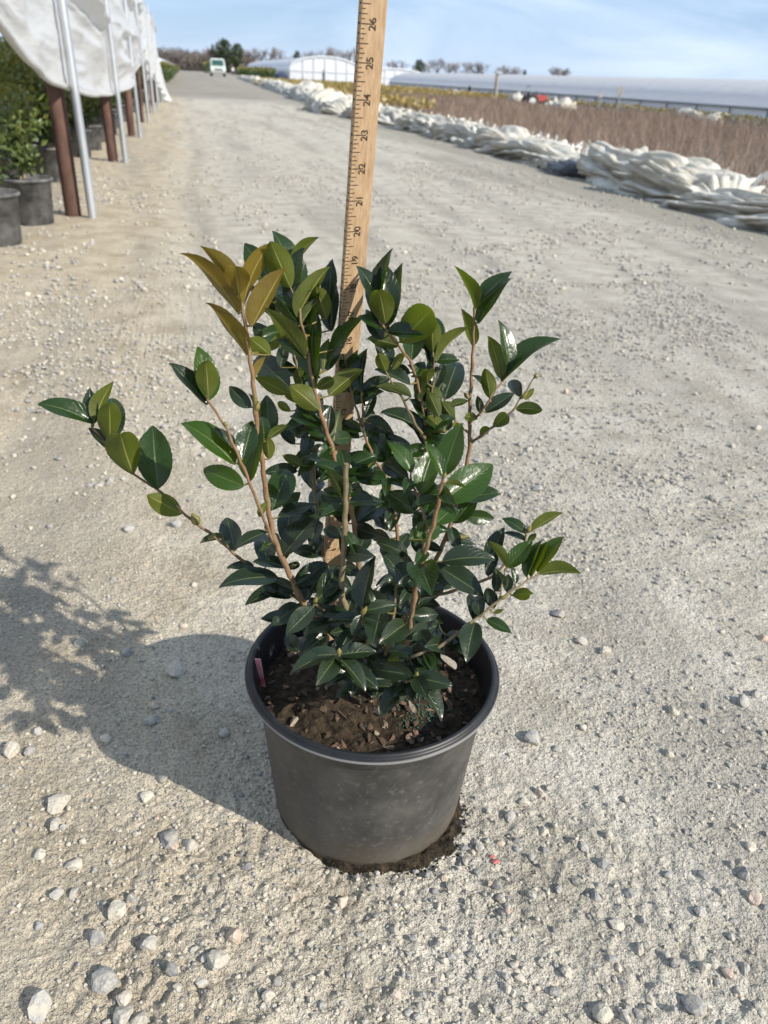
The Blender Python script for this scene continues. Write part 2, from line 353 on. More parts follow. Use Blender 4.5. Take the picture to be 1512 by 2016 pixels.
M['roof_film'] = film_mat('roof_film', (0.80, 0.82, 0.86), 0.55, 0.3)
M['rust'] = mat('rusty_steel', (0.062, 0.034, 0.026), 0.85, 0.3, noise=(14, 5.0, (1, 1, 0.4)), col2=(0.125, 0.070, 0.052), bump=(90, 0.4, 0.004))
M['zinc'] = mat('galvanised_pipe', (0.42, 0.44, 0.46), 0.42, 0.5, metal=0.75, noise=(9, 4.0, (1, 1, 0.3)), col2=(0.58, 0.60, 0.62))
M['board'] = mat('weathered_board', (0.20, 0.145, 0.10), 0.85, 0.2, noise=(8, 4.0, (1, 0.2, 1)), col2=(0.32, 0.25, 0.18))
M['orange'] = mat('orange_plastic', (0.75, 0.11, 0.03), 0.5, 0.4, noise=(40, 2.0), col2=(0.62, 0.07, 0.02))
ORD = ['first', 'second', 'third', 'fourth', 'fifth', 'sixth', 'seventh', 'eighth', 'ninth']
posts_y = [5.18, 8.36, 11.57, 14.57, 17.6, 20.6, 23.6]
for i, y in enumerate(posts_y):
    mb = MB(); x = -0.692; ln = 0.02 * math.sin(i * 2.1)
    mb.tube([(x, y, -0.05), (x - ln * 0.5, y, 0.85), (x - ln, y, 1.78)], 0.046, 14)
    mb.box((x - ln, y, 1.79), (0.06, 0.06, 0.012))
    o = mb.build('rusty_post', M['rust'], None, True)
    tag(o, 'brown rusty steel post holding the white film, %s along the row' % ORD[i] if i < 4 else 'brown rusty steel post at the far end of the film row', 'post', 'rusty posts of the hoop house')
for i, y in enumerate([5.10, 8.28, 11.32, 14.40, 17.3, 20.3, 23.3]):
    mb = MB(); x = -0.574; mb.tube([(x, y, -0.05), (x - 0.01, y, 0.9), (x - 0.03 - 0.01 * (i % 2), y, 1.95)], 0.0245, 12)
    o = mb.build('galvanised_pipe', M['zinc'], None, True)
    tag(o, 'slim grey galvanised pipe in front of the white film, %s along the row' % ORD[i] if i < 4 else 'slim grey galvanised pipe at the far end of the film row', 'pipe', 'galvanised pipes of the hoop house')
mb = MB(); mb.box((-0.66, 15.0, 1.74), (0.02, 12.5, 0.05))
tag(mb.build('eave_board', M['board']), 'weathered brown eave board running along the tops of the posts', 'board')
for i, (y, z) in enumerate(((17.6, 1.77), (21.0, 1.66))):
    mb = MB(); mb.box((-0.615, y, z), (0.022, 0.05, 0.032), taper=0.7); mb.tube([(-0.61, y, z + 0.03), (-0.60, y + 0.02, z - 0.06)], 0.008, 6)
    tag(mb.build('film_clip', M['orange']), ('bright orange film clip on the eave board' if i == 0 else 'duller orange film clip farther along the eave board'), 'clip')
# film curtain: sagging between the posts
cy = np.concatenate([np.arange(1.5, 17.2, 0.045)]); cb_y = [1.5, 3.42, 3.99, 5.07, 6.5, 8.14, 9.6, 11.02, 13.5, 15.5, 16.6, 17.4]; cb_z = [1.08, 0.84, 0.77, 0.68, 0.60, 0.56, 0.565, 0.61, 0.74, 0.90, 1.02, 1.2]
zb = np.interp(cy, cb_y, cb_z); zb = np.convolve(np.pad(zb, 6, mode='edge'), np.ones(13) / 13, 'valid'); nv = 70; vv = np.linspace(0, 1, nv)
CY = np.repeat(cy[:, None], nv, 1); CZ = zb[:, None] + (1.80 - zb[:, None]) * vv[None]
VVg = np.repeat(vv[None], len(cy), 0)                                 # folds run parallel to the sagging hem
def ridge(x, y, seed): return (1 - np.abs(2 * vnoise(x, y, seed) - 1)) ** 2
wv_ = fbm(CY * 0.30, VVg * 2.0, 2, 201)
fold = 0.085 * ridge(CY * 0.17 + 3, VVg * 3.4 + wv_ * 2.2, 205) + 0.055 * ridge(CY * 0.33, VVg * 6.5 + wv_ * 4 + CY * 0.12, 206) + 0.022 * ridge(CY * 0.8 + VVg * 2, VVg * 13 - CY * 0.3, 207) + 0.010 * fbm(CY * 4, VVg * 16, 2, 208)
belly = 0.05 * np.sin(np.pi * np.clip(1 - vv, 0, 1))[None]
hold = np.ones(len(cy))                                                # pressed flat where it passes between post and pipe
for yp in posts_y: hold = np.minimum(hold, 1 - 0.93 * np.exp(-((cy - yp) / 0.30) ** 2))
CX = -0.632 + (fold * 0.95 - 0.075 + belly * 0.3) * hold[:, None] * 1.25 + 0.012 * fold
hem = np.exp(-((vv - 0.02) / 0.022) ** 2)[None]; CX = CX + hem * 0.008
i4 = np.arange(len(cy) * nv).reshape(len(cy), nv); F4 = np.stack([i4[:-1, :-1], i4[1:, :-1], i4[1:, 1:], i4[:-1, 1:]], -1).reshape(-1, 4)
film = obj('film_curtain', mesh_np('film_curtain', np.stack([CX, CY, CZ], -1).reshape(-1, 3), F4, [M['film']], True))
tag(film, 'long wrinkled white plastic film curtain sagging low between the posts', 'film')
# rope-like rolled hem
mb = MB(); hp = np.stack([CX[:, 1], cy, zb + 0.004], -1)[::4]; mb.tube(hp, 0.016, 7); mb.build('hem', M['film'], film, True)
def strip(name, y0, y1, zl, flare, label, seed):
    ys = np.arange(y0, y1, 0.05); vv = np.linspace(0, 1, 40); Y = np.repeat(ys[:, None], 40, 1)
    t_ = (ys - y0) / (y1 - y0); bot = zl(t_); Z = bot[:, None] + (1.76 - bot[:, None]) * vv[None]
    X = -0.625 + 0.05 * np.sin(Y * 9 + 5 * fbm(Y * 0.8, Z * 1.1, 3, seed)) * (0.4 + 0.6 * (1 - vv[None])) + 0.06 * (fbm(Y * 2, Z * 2.5, 3, seed + 5) - 0.5) + flare * (1 - vv[None]) ** 2.2 * t_[:, None]
    k = np.arange(len(ys) * 40).reshape(len(ys), 40); Fq = np.stack([k[:-1, :-1], k[1:, :-1], k[1:, 1:], k[:-1, 1:]], -1).reshape(-1, 4)
    tag(obj(name, mesh_np(name, np.stack([X, Y, Z], -1).reshape(-1, 3), Fq, [M['film']], True)), label, 'film')
strip('hanging_film', 17.0, 20.4, lambda t_: 0.95 - 0.35 * np.sin(t_ * 3.1), 0.0, 'gathered white film hanging from the eave board between the far posts', 230)
strip('torn_film', 20.9, 24.2, lambda t_: np.maximum(0.60 - 0.70 * t_, 0.015), 0.26, 'loose white film strip trailing down to the sandy ground', 240)
# roof arch and far wall of the house
a = np.linspace(0, math.pi, 26); rx = -3.7 + 3.04 * np.cos(a); rz_ = 1.80 + 1.05 * np.sin(a); ysr = np.arange(0.0, 25.0, 0.5)
V = np.stack([np.repeat(rx[None], len(ysr), 0), np.repeat(ysr[:, None], 26, 1), np.repeat(rz_[None], len(ysr), 0) + 0.02 * np.sin(ysr * 4)[:, None]], -1).reshape(-1, 3)
k = np.arange(len(ysr) * 26).reshape(len(ysr), 26); Fq = np.stack([k[:-1, :-1], k[1:, :-1], k[1:, 1:], k[:-1, 1:]], -1).reshape(-1, 4)
house = empty('hoop_house', (0, 0, 0)); tag(house, 'hoop house of white film arched over rows of potted shrubs', 'greenhouse')
obj('roof_film', mesh_np('roof_film', V, Fq, [M['roof_film']], True), house)
mb = MB(); mb.box((-6.76, 14.0, 0.9), (0.012, 12.0, 0.92)); mb.build('far_wall', M['roof_film'], house)
for i, y in enumerate(np.arange(5.2, 25, 3.1)):
    mb = MB(); mb.tube([(rx[j], y, rz_[j] - 0.03) for j in range(26)], 0.02, 6); mb.build('hoop', M['zinc'], house, True)
    mb = MB(); mb.tube([(-6.70, y, 0), (-6.70, y, 1.8)], 0.046, 8); mb.build('far_post', M['rust'], house, True)
mb = MB(); mb.tube([(-3.0, 17.3, 0), (-3.05, 17.3, 2.8)], 0.055, 10)
tag(mb.build('centre_post', M['rust'], None, True), 'dark brown post standing among the shrubs inside the hoop house', 'post')

# potted shrubs inside
M['pot_far'] = mat('dusty_pot', (0.040, 0.041, 0.043), 0.65, 0.4, noise=(14, 6.0), col2=(0.15, 0.148, 0.142), bump=(60, 0.3, 0.003))
def fol_mat(name, stops, tr=0.2):
    m = bpy.data.materials.new(name); m.use_nodes = True; t = m.node_tree; b = t.nodes['Principled BSDF']
    at_ = N(t, 'ShaderNodeAttribute'); at_.attribute_name = 'tone'; oi = N(t, 'ShaderNodeObjectInfo').outputs['Random']
    v = mth(t, 'ADD', at_.outputs['Fac'], mth(t, 'MULTIPLY', mth(t, 'SUBTRACT', oi, 0.5), 0.18)); c = ramp(t, v, stops)
    t.links.new(c, b.inputs['Base Color']); b.inputs['Roughness'].default_value = 0.42
    tn = N(t, 'ShaderNodeBsdfTranslucent'); t.links.new(mixc(t, 1.0, c, (1.6, 1.8, 0.5), 'MULTIPLY'), tn.inputs[0]); mxs = N(t, 'ShaderNodeMixShader'); mxs.inputs[0].default_value = tr
    t.links.new(b.outputs[0], mxs.inputs[1]); t.links.new(tn.outputs[0], mxs.inputs[2]); t.links.new(mxs.outputs[0], t.nodes['Material Output'].inputs[0]); return m
M['fol'] = fol_mat('shrub_foliage', [(0.0, (0.035, 0.056, 0.018)), (0.4, (0.072, 0.105, 0.028)), (0.70, (0.115, 0.140, 0.030)), (0.90, (0.16, 0.135, 0.038)), (1.0, (0.20, 0.10, 0.045))])
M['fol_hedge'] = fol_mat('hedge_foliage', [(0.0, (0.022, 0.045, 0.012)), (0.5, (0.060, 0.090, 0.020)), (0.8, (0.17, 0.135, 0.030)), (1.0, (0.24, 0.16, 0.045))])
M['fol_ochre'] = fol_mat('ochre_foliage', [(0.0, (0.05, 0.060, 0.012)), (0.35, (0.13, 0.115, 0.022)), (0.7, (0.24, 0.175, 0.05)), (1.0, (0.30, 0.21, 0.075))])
M['fol_pine'] = fol_mat('pine_foliage', [(0.0, (0.022, 0.035, 0.016)), (0.6, (0.045, 0.065, 0.022)), (1.0, (0.08, 0.10, 0.035))], 0.08)
def leaf_cloud(P, size, tone, seed, up=0.3):
    """small bent leaves at points P"""
    r = np.random.default_rng(seed); n = len(P); d = r.normal(size=(n, 3)); d[:, 2] += up; d /= np.linalg.norm(d, axis=1)[:, None]
    s = np.cross(d, r.normal(size=(n, 3))); s /= np.linalg.norm(s, axis=1)[:, None]; nn = np.cross(d, s); L = size * r.uniform(0.7, 1.3, n)[:, None]
    V = np.stack([P, P + d * L * 0.5 + s * L * 0.24 + nn * L * 0.06, P + d * L, P + d * L * 0.5 - s * L * 0.24 + nn * L * 0.06], 1).reshape(-1, 3)
    F = np.arange(4 * n).reshape(n, 4); return V, F, np.repeat(np.clip(tone, 0, 1), 4)
def shrub_cloud(h, rad, n, seed, z0=0.0, stems=7):
    r = np.random.default_rng(seed); pts = []; tn = []; paths = []
    for s in range(stems):
        a = r.uniform(0, 6.28); lean = r.uniform(0.2, 1.0) * rad; top = np.array([math.cos(a) * lean, math.sin(a) * lean, h * r.uniform(0.72, 1.0)])
        tt = np.linspace(0, 1, 8)[:, None]; path = np.array([0, 0, z0]) + tt * (top - np.array([0, 0, z0])) * np.array([1, 1, 1]) ; path[:, :2] *= (tt ** 0.7); paths.append(path)
        m = n // stems; t_ = r.uniform(0.08, 1, m) ** 0.8; p = np.stack([np.interp(t_, tt[:, 0], path[:, k]) for k in range(3)], -1)
        p += r.normal(size=(m, 3)) * np.array([0.32, 0.32, 0.12]) * rad * (0.4 + 0.6 * t_[:, None]); pts.append(p); tn.append(0.30 + 0.35 * t_ + r.normal(size=m) * 0.14 + (t_ > 0.93) * r.uniform(0, 0.22))
    return np.concatenate(pts), np.concatenate(tn), paths
POTF = mesh_np('pot', *lathe([(0.001, 0.006), (0.112, 0.0), (0.117, 0.004), (0.133, 0.225), (0.147, 0.228), (0.147, 0.238), (0.140, 0.243), (0.131, 0.240), (0.128, 0.215), (0.001, 0.212)], 28), [M['pot_far']], True)
M['stake'] = mat('bamboo_stake', (0.30, 0.22, 0.12), 0.7, 0.3, noise=(60, 2.0), col2=(0.42, 0.33, 0.20))
SH = []
for i, (h, rad, n, lf) in enumerate(((0.50, 0.18, 900, 0.044), (0.62, 0.20, 1500, 0.046), (0.76, 0.23, 2200, 0.052), (0.84, 0.25, 2600, 0.054))):
    pts, tn, paths = shrub_cloud(h, rad, n, 700 + i); V, F, T = leaf_cloud(pts, lf, tn, 720 + i, 0.7)
    fm = mesh_np('foliage', V, F, [M['fol']], False, attrs={'tone': T}); mb = MB()
    for p in paths: mb.tube(p, np.linspace(0.006, 0.002, len(p)), 4, cap=False)
    mb.tube([(0.02, 0.01, 0), (0.03, 0.0, h * 0.62)], 0.006, 5)
    SH.append((fm, mb.mesh('stem', [M['stake']], True)))
def pot_shrub(x, y, k, rz, sc=1.0, plabel='', slabel='', tilt=0.0):
    p = obj('nursery_pot', POTF, None, (x, y, gz(x, y) - 0.004)); p.rotation_euler = (tilt, 0, rz); tag(p, plabel, 'pot', 'black pots of the hoop house shrubs')
    s = empty('potted_shrub', (x, y, 0.205), rz); tag(s, slabel, 'shrub', 'shrubs growing in the hoop house'); s.scale = (sc, sc, sc)
    obj('foliage', SH[k][0], s); obj('stem', SH[k][1], s)
front = [(-0.955, 4.32, 0), (-0.885, 4.93, 0), (-1.18, 6.15, 0), (-0.93, 6.85, 1), (-1.02, 7.75, 1), (-0.95, 8.75, 1), (-0.92, 9.55, 1), (-0.93, 10.6, 2), (-0.92, 11.9, 2), (-0.94, 13.1, 2), (-0.92, 14.6, 2), (-0.93, 16.0, 2), (-0.95, 17.6, 2), (-0.92, 19.2, 2), (-0.94, 21.0, 2), (-0.92, 22.8, 2)]
for i, (x, y, k) in enumerate(front):
    if i > 2: x -= 0.09
    pl = ('dusty black pot at the near end of the shrub row' if i == 0 else 'dusty black pot just before the first rusty post' if i == 1 else 'dusty black pot, %s along the outer row under the white film' % ORD[i] if i < 9 else 'dusty black pot at the far end of the outer shrub row'); sl2 = ('loose dark shrub in the near end pot of the row' if i == 0 else 'loose shrub with white buds in the pot before the first rusty post' if i == 1 else 'green shrub, %s along the outer row under the white film' % ORD[i] if i < 9 else 'green shrub at the far end of the outer row')
    pot_shrub(x, y, k, random.uniform(0, 6.28), random.uniform(0.9, 1.05), pl, sl2)
for r_i, xr in enumerate((-1.36, -1.78, -2.2)):
    for y in np.arange(5.4 + 0.35 * (r_i % 2), 24 if r_i < 2 else 16, 0.62 if r_i < 2 else 0.7):
        pot_shrub(xr + random.uniform(-0.05, 0.05), y + random.uniform(-0.1, 0.1), 3 if random.random() < 0.65 else 2, random.uniform(0, 6.28), random.uniform(0.86, 1.04) * (0.9 if r_i == 0 else 1.0), 'black pot of the %s shrub row in from the film' % ORD[r_i + 1], 'dense dark shrub with bronze tips, %s row in from the film' % ORD[r_i + 1])
M['petal'] = mat('white_petal', (0.75, 0.74, 0.70), 0.5, 0.3, noise=(90, 2.0), col2=(0.62, 0.60, 0.55))
mb = MB()
for (px, py) in ((64, 270), (72, 276), (68, 288)):
    p = at(px, py, 4.98); mb.add(I0[0] * 0.012 + p, I0[1])
tag(mb.build('white_blossom', M['petal'], None, True), 'three small white camellia blossoms on the loose shrub before the rusty post', 'flower')

# ------------------------------------------------------------------ right: heaps of white cloth along the track
def cloth_extra(t, b, tcn):
    P = tcn.outputs['Object']
    c = ramp(t, noise(t, P, 3.0, 4.0), [(0.35, (0.43, 0.40, 0.33)), (0.6, (0.53, 0.51, 0.455))]); c = mixc(t, ramp(t, noise(t, P, 9.0, 5.0, 0.65), [(0.50, (0, 0, 0)), (0.72, (0.7, 0.7, 0.7))]), c, (0.30, 0.265, 0.20)); t.links.new(c, b.inputs['Base Color'])
    bp = N(t, 'ShaderNodeBump', i_Strength=0.55, i_Distance=0.03); t.links.new(noise(t, P, 11.0, 4.0, 0.6, (1, 0.6, 1.8)), bp.inputs['Height']); t.links.new(bp.outputs[0], b.inputs['Normal'])
M['cloth'] = mat('frost_cloth', rough=0.85, spec=0.2, extra=cloth_extra)
M['black_film'] = mat('black_film', (0.028, 0.03, 0.034), 0.45, 0.5, noise=(8, 4.0), col2=(0.06, 0.062, 0.068), bump=(9, 0.6, 0.03))
def heap(name, y0, y1, x0, x1, w, h, seed, label, m='cloth', n_th=110, step=0.022, fold=0.30, group=None, cat='cloth'):
    ys = np.arange(y0, y1, step * max(1.0, (y0 + y1) / 24)); th = np.linspace(-0.08, math.pi + 0.08, n_th); T, S = np.meshgrid(th, ys)
    t_ = (S - y0) / (y1 - y0); cx = x0 + (x1 - x0) * t_ + 0.16 * (fbm(S * 0.9, S * 0 + 3, 2, seed) - 0.5)
    lump = 0.50 + 0.62 * fbm(S * 1.1, S * 0 + 1.7, 2, seed + 1); cap = np.clip(np.sin(np.pi * np.clip(t_, 0.0, 1)) * 3.0, 0.02, 1) ** 0.5
    w1 = fbm(S * 0.8, T * 0.9, 3, seed + 2); w2 = fbm(S * 1.7 + 5, T * 1.5, 3, seed + 3); sw = (fbm(S * 0.35, S * 0, 2, seed + 9) - 0.5) * 3.0
    r1 = ridge(S * 0.75 + w1 * 1.6, T * 1.8 + S * sw * 0.4 + w1 * 2.0, seed + 4); r2 = ridge(S * 1.05 + w2 * 1.4, T * 4.6 + S * sw * 0.8 + w2 * 3.5, seed + 5); r3 = ridge(S * 1.9 + T, T * 10.0 + w2 * 6 + S * sw, seed + 6)
    # soft rolls with sharp creases between them
    rad = 0.92 - 1.30 * fold * (0.80 * (r1 - 0.4) + 0.80 * (r2 - 0.4) + 0.34 * (r3 - 0.4) + 0.06 * (ridge(S * 7 + T * 2, T * 15 + w1 * 9, seed + 7) - 0.4))
    X = cx + w * cap * rad * np.cos(T) * (0.85 + 0.3 * lump) + 0.10 * (w2 - 0.5) * np.sin(T); Z = h * cap * lump * rad * np.sign(np.sin(T)) * np.abs(np.sin(T)) ** 0.8 - 0.02
    Yv = S + 0.10 * (w1 - 0.5)
    Z = Z + terrain(X.ravel(), Yv.ravel()).reshape(Z.shape)
    k = np.arange(T.size).reshape(T.shape); Fq = np.stack([k[:-1, :-1], k[:-1, 1:], k[1:, 1:], k[1:, :-1]], -1).reshape(-1, 4)
    o = obj(name, mesh_np(name, np.stack([X, Yv, Z], -1).reshape(-1, 3), Fq, [M[m]], True)); tag(o, label, cat, group); return o
heap('cloth_heap', 2.6, 6.35, 4.30, 4.26, 0.50, 0.26, 11, 'low flattened white cloth spread at the near end of the pile', fold=0.24)
heap('cloth_heap', 5.9, 6.9, 4.20, 4.18, 0.42, 0.33, 17, 'loosely twisted white cloth with folded flaps beside the tall bundle', fold=0.42)
heap('cloth_heap', 6.5, 8.0, 4.28, 4.26, 0.46, 0.47, 23, 'tallest bundle of creased white cloth beside the dark plastic bag', fold=0.26)
heap('dark_bag', 7.85, 8.45, 3.86, 3.88, 0.24, 0.24, 29, 'crumpled dark plastic bag wedged between white cloth heaps', 'black_film', fold=0.16, cat='bag')
heap('cloth_heap', 8.2, 11.0, 4.22, 4.25, 0.44, 0.27, 37, 'long low white cloth heap just past the dark plastic bag', fold=0.28)
heap('cloth_heap', 10.6, 13.6, 4.28, 4.2, 0.44, 0.38, 43, 'plump crumpled white cloth heap in the middle of the pile', fold=0.30)
heap('cloth_heap', 13.3, 15.4, 4.25, 4.1, 0.44, 0.40, 47, 'rounded white cloth heap beside the dry stems', fold=0.30)
heap('cloth_heap', 15.2, 19.8, 4.05, 3.95, 0.50, 0.36, 53, 'wide white cloth heap behind the yardstick', fold=0.30)
heap('cloth_heap', 19.6, 22.4, 3.7, 3.6, 0.55, 0.48, 59, 'white cloth heap jutting into the track near the ochre shrubs', fold=0.34)
gp = 'white cloth heaps along the far track'
for i, (a0, a1) in enumerate(((22.8, 28), (27.8, 35), (34.6, 43), (43, 54), (54, 68), (68, 86), (86, 112))):
    ym = (a0 + a1) / 2; heap('cloth_heap', a0, a1, float(xb(np.array(a0))) - 0.15, float(xb(np.array(a1))) - 0.15, 0.55, 0.40 + 0.12 * (i % 2), 61 + 7 * i, 'small white cloth heap in the line along the far track', n_th=30, step=0.05, fold=0.36, group=gp)

# field of dry stems behind the cloth
M['dry'] = mat('dry_stem', (0.15, 0.105, 0.080), 0.9, 0.2, noise=(1.6, 5.0), col2=(0.31, 0.235, 0.185))
M['fieldcloth'] = mat('field_floor', (0.10, 0.085, 0.065), 0.9, 0.2, noise=(2, 5.0), col2=(0.22, 0.19, 0.15))
r = np.random.default_rng(77)
def field(n, x0, x1, y0, y1, pw, hmin, hmax, wd):
    y = y0 + (y1 - y0) * r.random(n) ** pw; lo = xb(y) + 0.75 + x0; x = lo + (x1 - lo) * r.random(n) ** 1.25
    z = terrain(x, y); h = r.uniform(hmin, hmax, n) * (0.62 + 0.62 * fbm(x * 0.9, y * 0.6, 3, 411)) * np.where(r.random(n) < 0.04, 1.25, 1.0); lean = r.normal(size=(n, 2)) * 0.17; w = wd * (0.5 + y / 25)
    a = r.uniform(0, 3.14, n); dx, dy = np.cos(a) * w, np.sin(a) * w
    mid = np.stack([x + lean[:, 0] * 0.4 + r.normal(size=n) * 0.02, y + lean[:, 1] * 0.4, z + h * 0.55], -1); b0 = np.stack([x, y, z], -1); tp = np.stack([x + lean[:, 0], y + lean[:, 1], z + h], -1); d3 = np.stack([dx, dy, 0 * dx], -1)
    V = np.stack([b0 - d3, b0 + d3, mid + d3 * 0.8, mid - d3 * 0.8, tp], 1).reshape(-1, 3); k = np.arange(n)[:, None] * 5
    F = np.concatenate([k + np.array([0, 1, 2]), k + np.array([0, 2, 3]), k + np.array([3, 2, 4])]); return V, F
v1, f1 = field(40000, 0.0, 20.6, 3.0, 34.0, 1.15, 0.34, 0.62, 0.0040); v2, f2 = field(20000, 0.0, 20.6, 30.0, 62.0, 1.0, 0.36, 0.58, 0.0050)
o = obj('dry_stems', mesh_np('dry_stems', np.concatenate([v1, v2]), np.concatenate([f1, f2 + len(v1)]), [M['dry']], False)); tag(o, 'field of brown leafless stems behind the white cloth pile', 'dry plants', kind='stuff')
n = 2600; y = 3.4 + 20 * r.random(n) ** 1.2; x = xb(y) + 0.35 + np.abs(r.normal(size=n)) * 0.55; P = np.stack([x, y, terrain(x, y) + r.uniform(0.0, 0.24, n)], -1)
V, F, T = leaf_cloud(P, 0.085, np.full(n, 0.5), 78, 1.2)
M['shred'] = mat('white_shreds', (0.72, 0.71, 0.67), 0.7, 0.3, noise=(5, 2.0), col2=(0.60, 0.58, 0.53))
o = obj('white_shreds', mesh_np('white_shreds', V, F, [M['shred']], False)); tag(o, 'torn white cloth shreds caught low in the dry stems', 'litter', kind='stuff')
def hedge(name, pts, label, m, leaf, seed, top_tone=0.75, cat='hedge', group=None):
    """clipped row of container shrubs: pts = list of (x0,x1,y0,y1,z0,h,n)"""
    Ps, Ts = [], []; rr_ = np.random.default_rng(seed)
    for (x0, x1, y0, y1, z0, h, n) in pts:
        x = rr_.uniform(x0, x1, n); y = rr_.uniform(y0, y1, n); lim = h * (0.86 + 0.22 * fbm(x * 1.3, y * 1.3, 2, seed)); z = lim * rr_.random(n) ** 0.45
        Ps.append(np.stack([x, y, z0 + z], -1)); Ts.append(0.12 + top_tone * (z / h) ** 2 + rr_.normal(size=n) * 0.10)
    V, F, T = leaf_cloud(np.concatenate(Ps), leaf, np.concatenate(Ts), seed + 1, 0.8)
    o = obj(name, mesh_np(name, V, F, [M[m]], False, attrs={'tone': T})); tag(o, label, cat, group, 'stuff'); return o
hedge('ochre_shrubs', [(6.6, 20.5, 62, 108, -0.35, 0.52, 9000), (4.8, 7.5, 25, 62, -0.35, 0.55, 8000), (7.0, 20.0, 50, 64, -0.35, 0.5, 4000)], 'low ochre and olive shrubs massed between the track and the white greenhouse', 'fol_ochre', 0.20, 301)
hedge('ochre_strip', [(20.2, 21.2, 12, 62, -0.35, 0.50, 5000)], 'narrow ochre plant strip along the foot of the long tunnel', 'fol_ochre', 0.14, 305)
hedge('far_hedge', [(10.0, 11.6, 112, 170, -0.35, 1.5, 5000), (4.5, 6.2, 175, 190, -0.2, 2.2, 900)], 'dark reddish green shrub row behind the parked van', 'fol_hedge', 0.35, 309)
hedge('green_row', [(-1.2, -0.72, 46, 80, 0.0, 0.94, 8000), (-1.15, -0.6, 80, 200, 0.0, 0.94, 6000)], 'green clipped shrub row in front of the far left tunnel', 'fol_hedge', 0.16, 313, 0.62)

# ------------------------------------------------------------------ greenhouses
M['poly'] = film_mat('poly_roof', (0.88, 0.89, 0.92), 0.6, 0.35)
M['polyw'] = film_mat('poly_white', (0.84, 0.86, 0.90), 0.5, 0.35)
M['whitepaint'] = mat('white_paint', (0.62, 0.64, 0.66), 0.5, 0.4, noise=(4, 3.0), col2=(0.52, 0.53, 0.55))
M['steel'] = mat('dull_steel', (0.20, 0.20, 0.195), 0.6, 0.4, noise=(4, 3.0), col2=(0.29, 0.285, 0.27))
def tunnel(name, x0, x1, y0, y1, z0, eave, ridge, label, m, hoop_step, side=True, endm=None, rib_depth=0.05, posts=None, rail=None):
    t = empty(name, ((x0 + x1) / 2, y0, z0)); tag(t, label, 'greenhouse'); O = np.array([(x0 + x1) / 2, y0, z0])
    na_ = 22; a = np.linspace(0, math.pi, na_); w = (x1 - x0) / 2; cx = (x0 + x1) / 2; ys = np.arange(y0, y1 + 0.01, hoop_step / 6)
    zz = z0 + eave + (ridge - eave) * np.sin(a) ** 0.85
    dip = rib_depth * np.abs(np.sin(np.pi * (ys - y0) / hoop_step))
    V = np.stack([np.repeat((cx - w * np.cos(a))[None], len(ys), 0), np.repeat(ys[:, None], na_, 1), zz[None] - dip[:, None] * np.sin(a)[None]], -1).reshape(-1, 3) - O
    k = np.arange(len(ys) * na_).reshape(len(ys), na_); Fq = np.stack([k[:-1, :-1], k[1:, :-1], k[1:, 1:], k[:-1, 1:]], -1).reshape(-1, 4)
    obj('roof', mesh_np('roof', V, Fq, [M[m]], True), t)
    if side:
        for sx_ in (x0 + 0.05, x1 - 0.05):
            mb = MB(); mb.box((sx_ - O[0], (y1 - y0) / 2, eave / 2), (0.012, (y1 - y0) / 2, eave / 2)); mb.build('side_film', M['polyw'], t)
    if rail:
        mb = MB(); mb.tube([(x0 - 0.06 - O[0], 0, eave), (x0 - 0.06 - O[0], (y1 - y0) / 2, eave), (x0 - 0.06 - O[0], y1 - y0, eave)], rail, 6); mb.build('rail', M['steel'], t)
    if posts:
        for y in np.arange(y0, y1, posts):
            mb = MB(); mb.box((x0 - 0.06 - O[0], y - y0, eave / 2), (0.03, 0.03, eave / 2)); mb.build('side_post', M['steel'], t)
    if endm:
        mb = MB(); pts = [(cx - w * math.cos(q) - O[0], 0.03, z - z0) for q, z in zip(a, zz)]; n0 = len(pts); base = [(p[0], p[1], 0) for p in pts]
        V = np.array(pts + base); mb.add(V, [[i, n0 + i, n0 + i + 1, i + 1] for i in range(n0 - 1)]); mb.build('end_wall', M[endm], t)
        mb = MB(); mb.tube([(p[0], -0.05, p[2]) for p in pts], 0.10, 6); mb.build('end_arch', M['whitepaint'], t, True)
        for f in (-0.62, -0.32, 0.0, 0.32, 0.62):
            mb = MB(); zt = np.interp(f * w, [p[0] for p in pts], [p[2] for p in pts]); mb.box((f * w, -0.05, zt / 2), (0.05, 0.05, zt / 2)); mb.build('end_post', M['whitepaint'], t)
        mb = MB(); mb.box((0, -0.055, eave), (w * 0.98, 0.045, 0.045)); mb.build('end_beam', M['whitepaint'], t)
    return t
tunnel('poly_tunnel', 21.55, 27.6, 12.0, 92.0, -0.35, 0.75, 1.80, 'long low polytunnel with a ribbed grey white roof and side rail', 'poly', 1.5, rail=0.055, posts=2.4)
tunnel('gable_greenhouse', 13.3, 22.4, 112.0, 190.0, -0.35, 1.5, 3.15, 'white arched greenhouse with a framed end wall facing the track', 'polyw', 3.0, endm='polyw', posts=6.0)
tunnel('far_tunnel', -9.4, -1.25, 58.0, 260.0, 0.0, 0.85, 2.0, 'small white tunnel roof showing above the green row', 'polyw', 3.0, endm='polyw')
tunnel('distant_tunnel', 24.0, 33.0, 118.0, 190.0, -0.35, 1.2, 2.3, 'second white greenhouse roof half hidden behind the arched greenhouse', 'polyw', 3.0, endm='polyw')

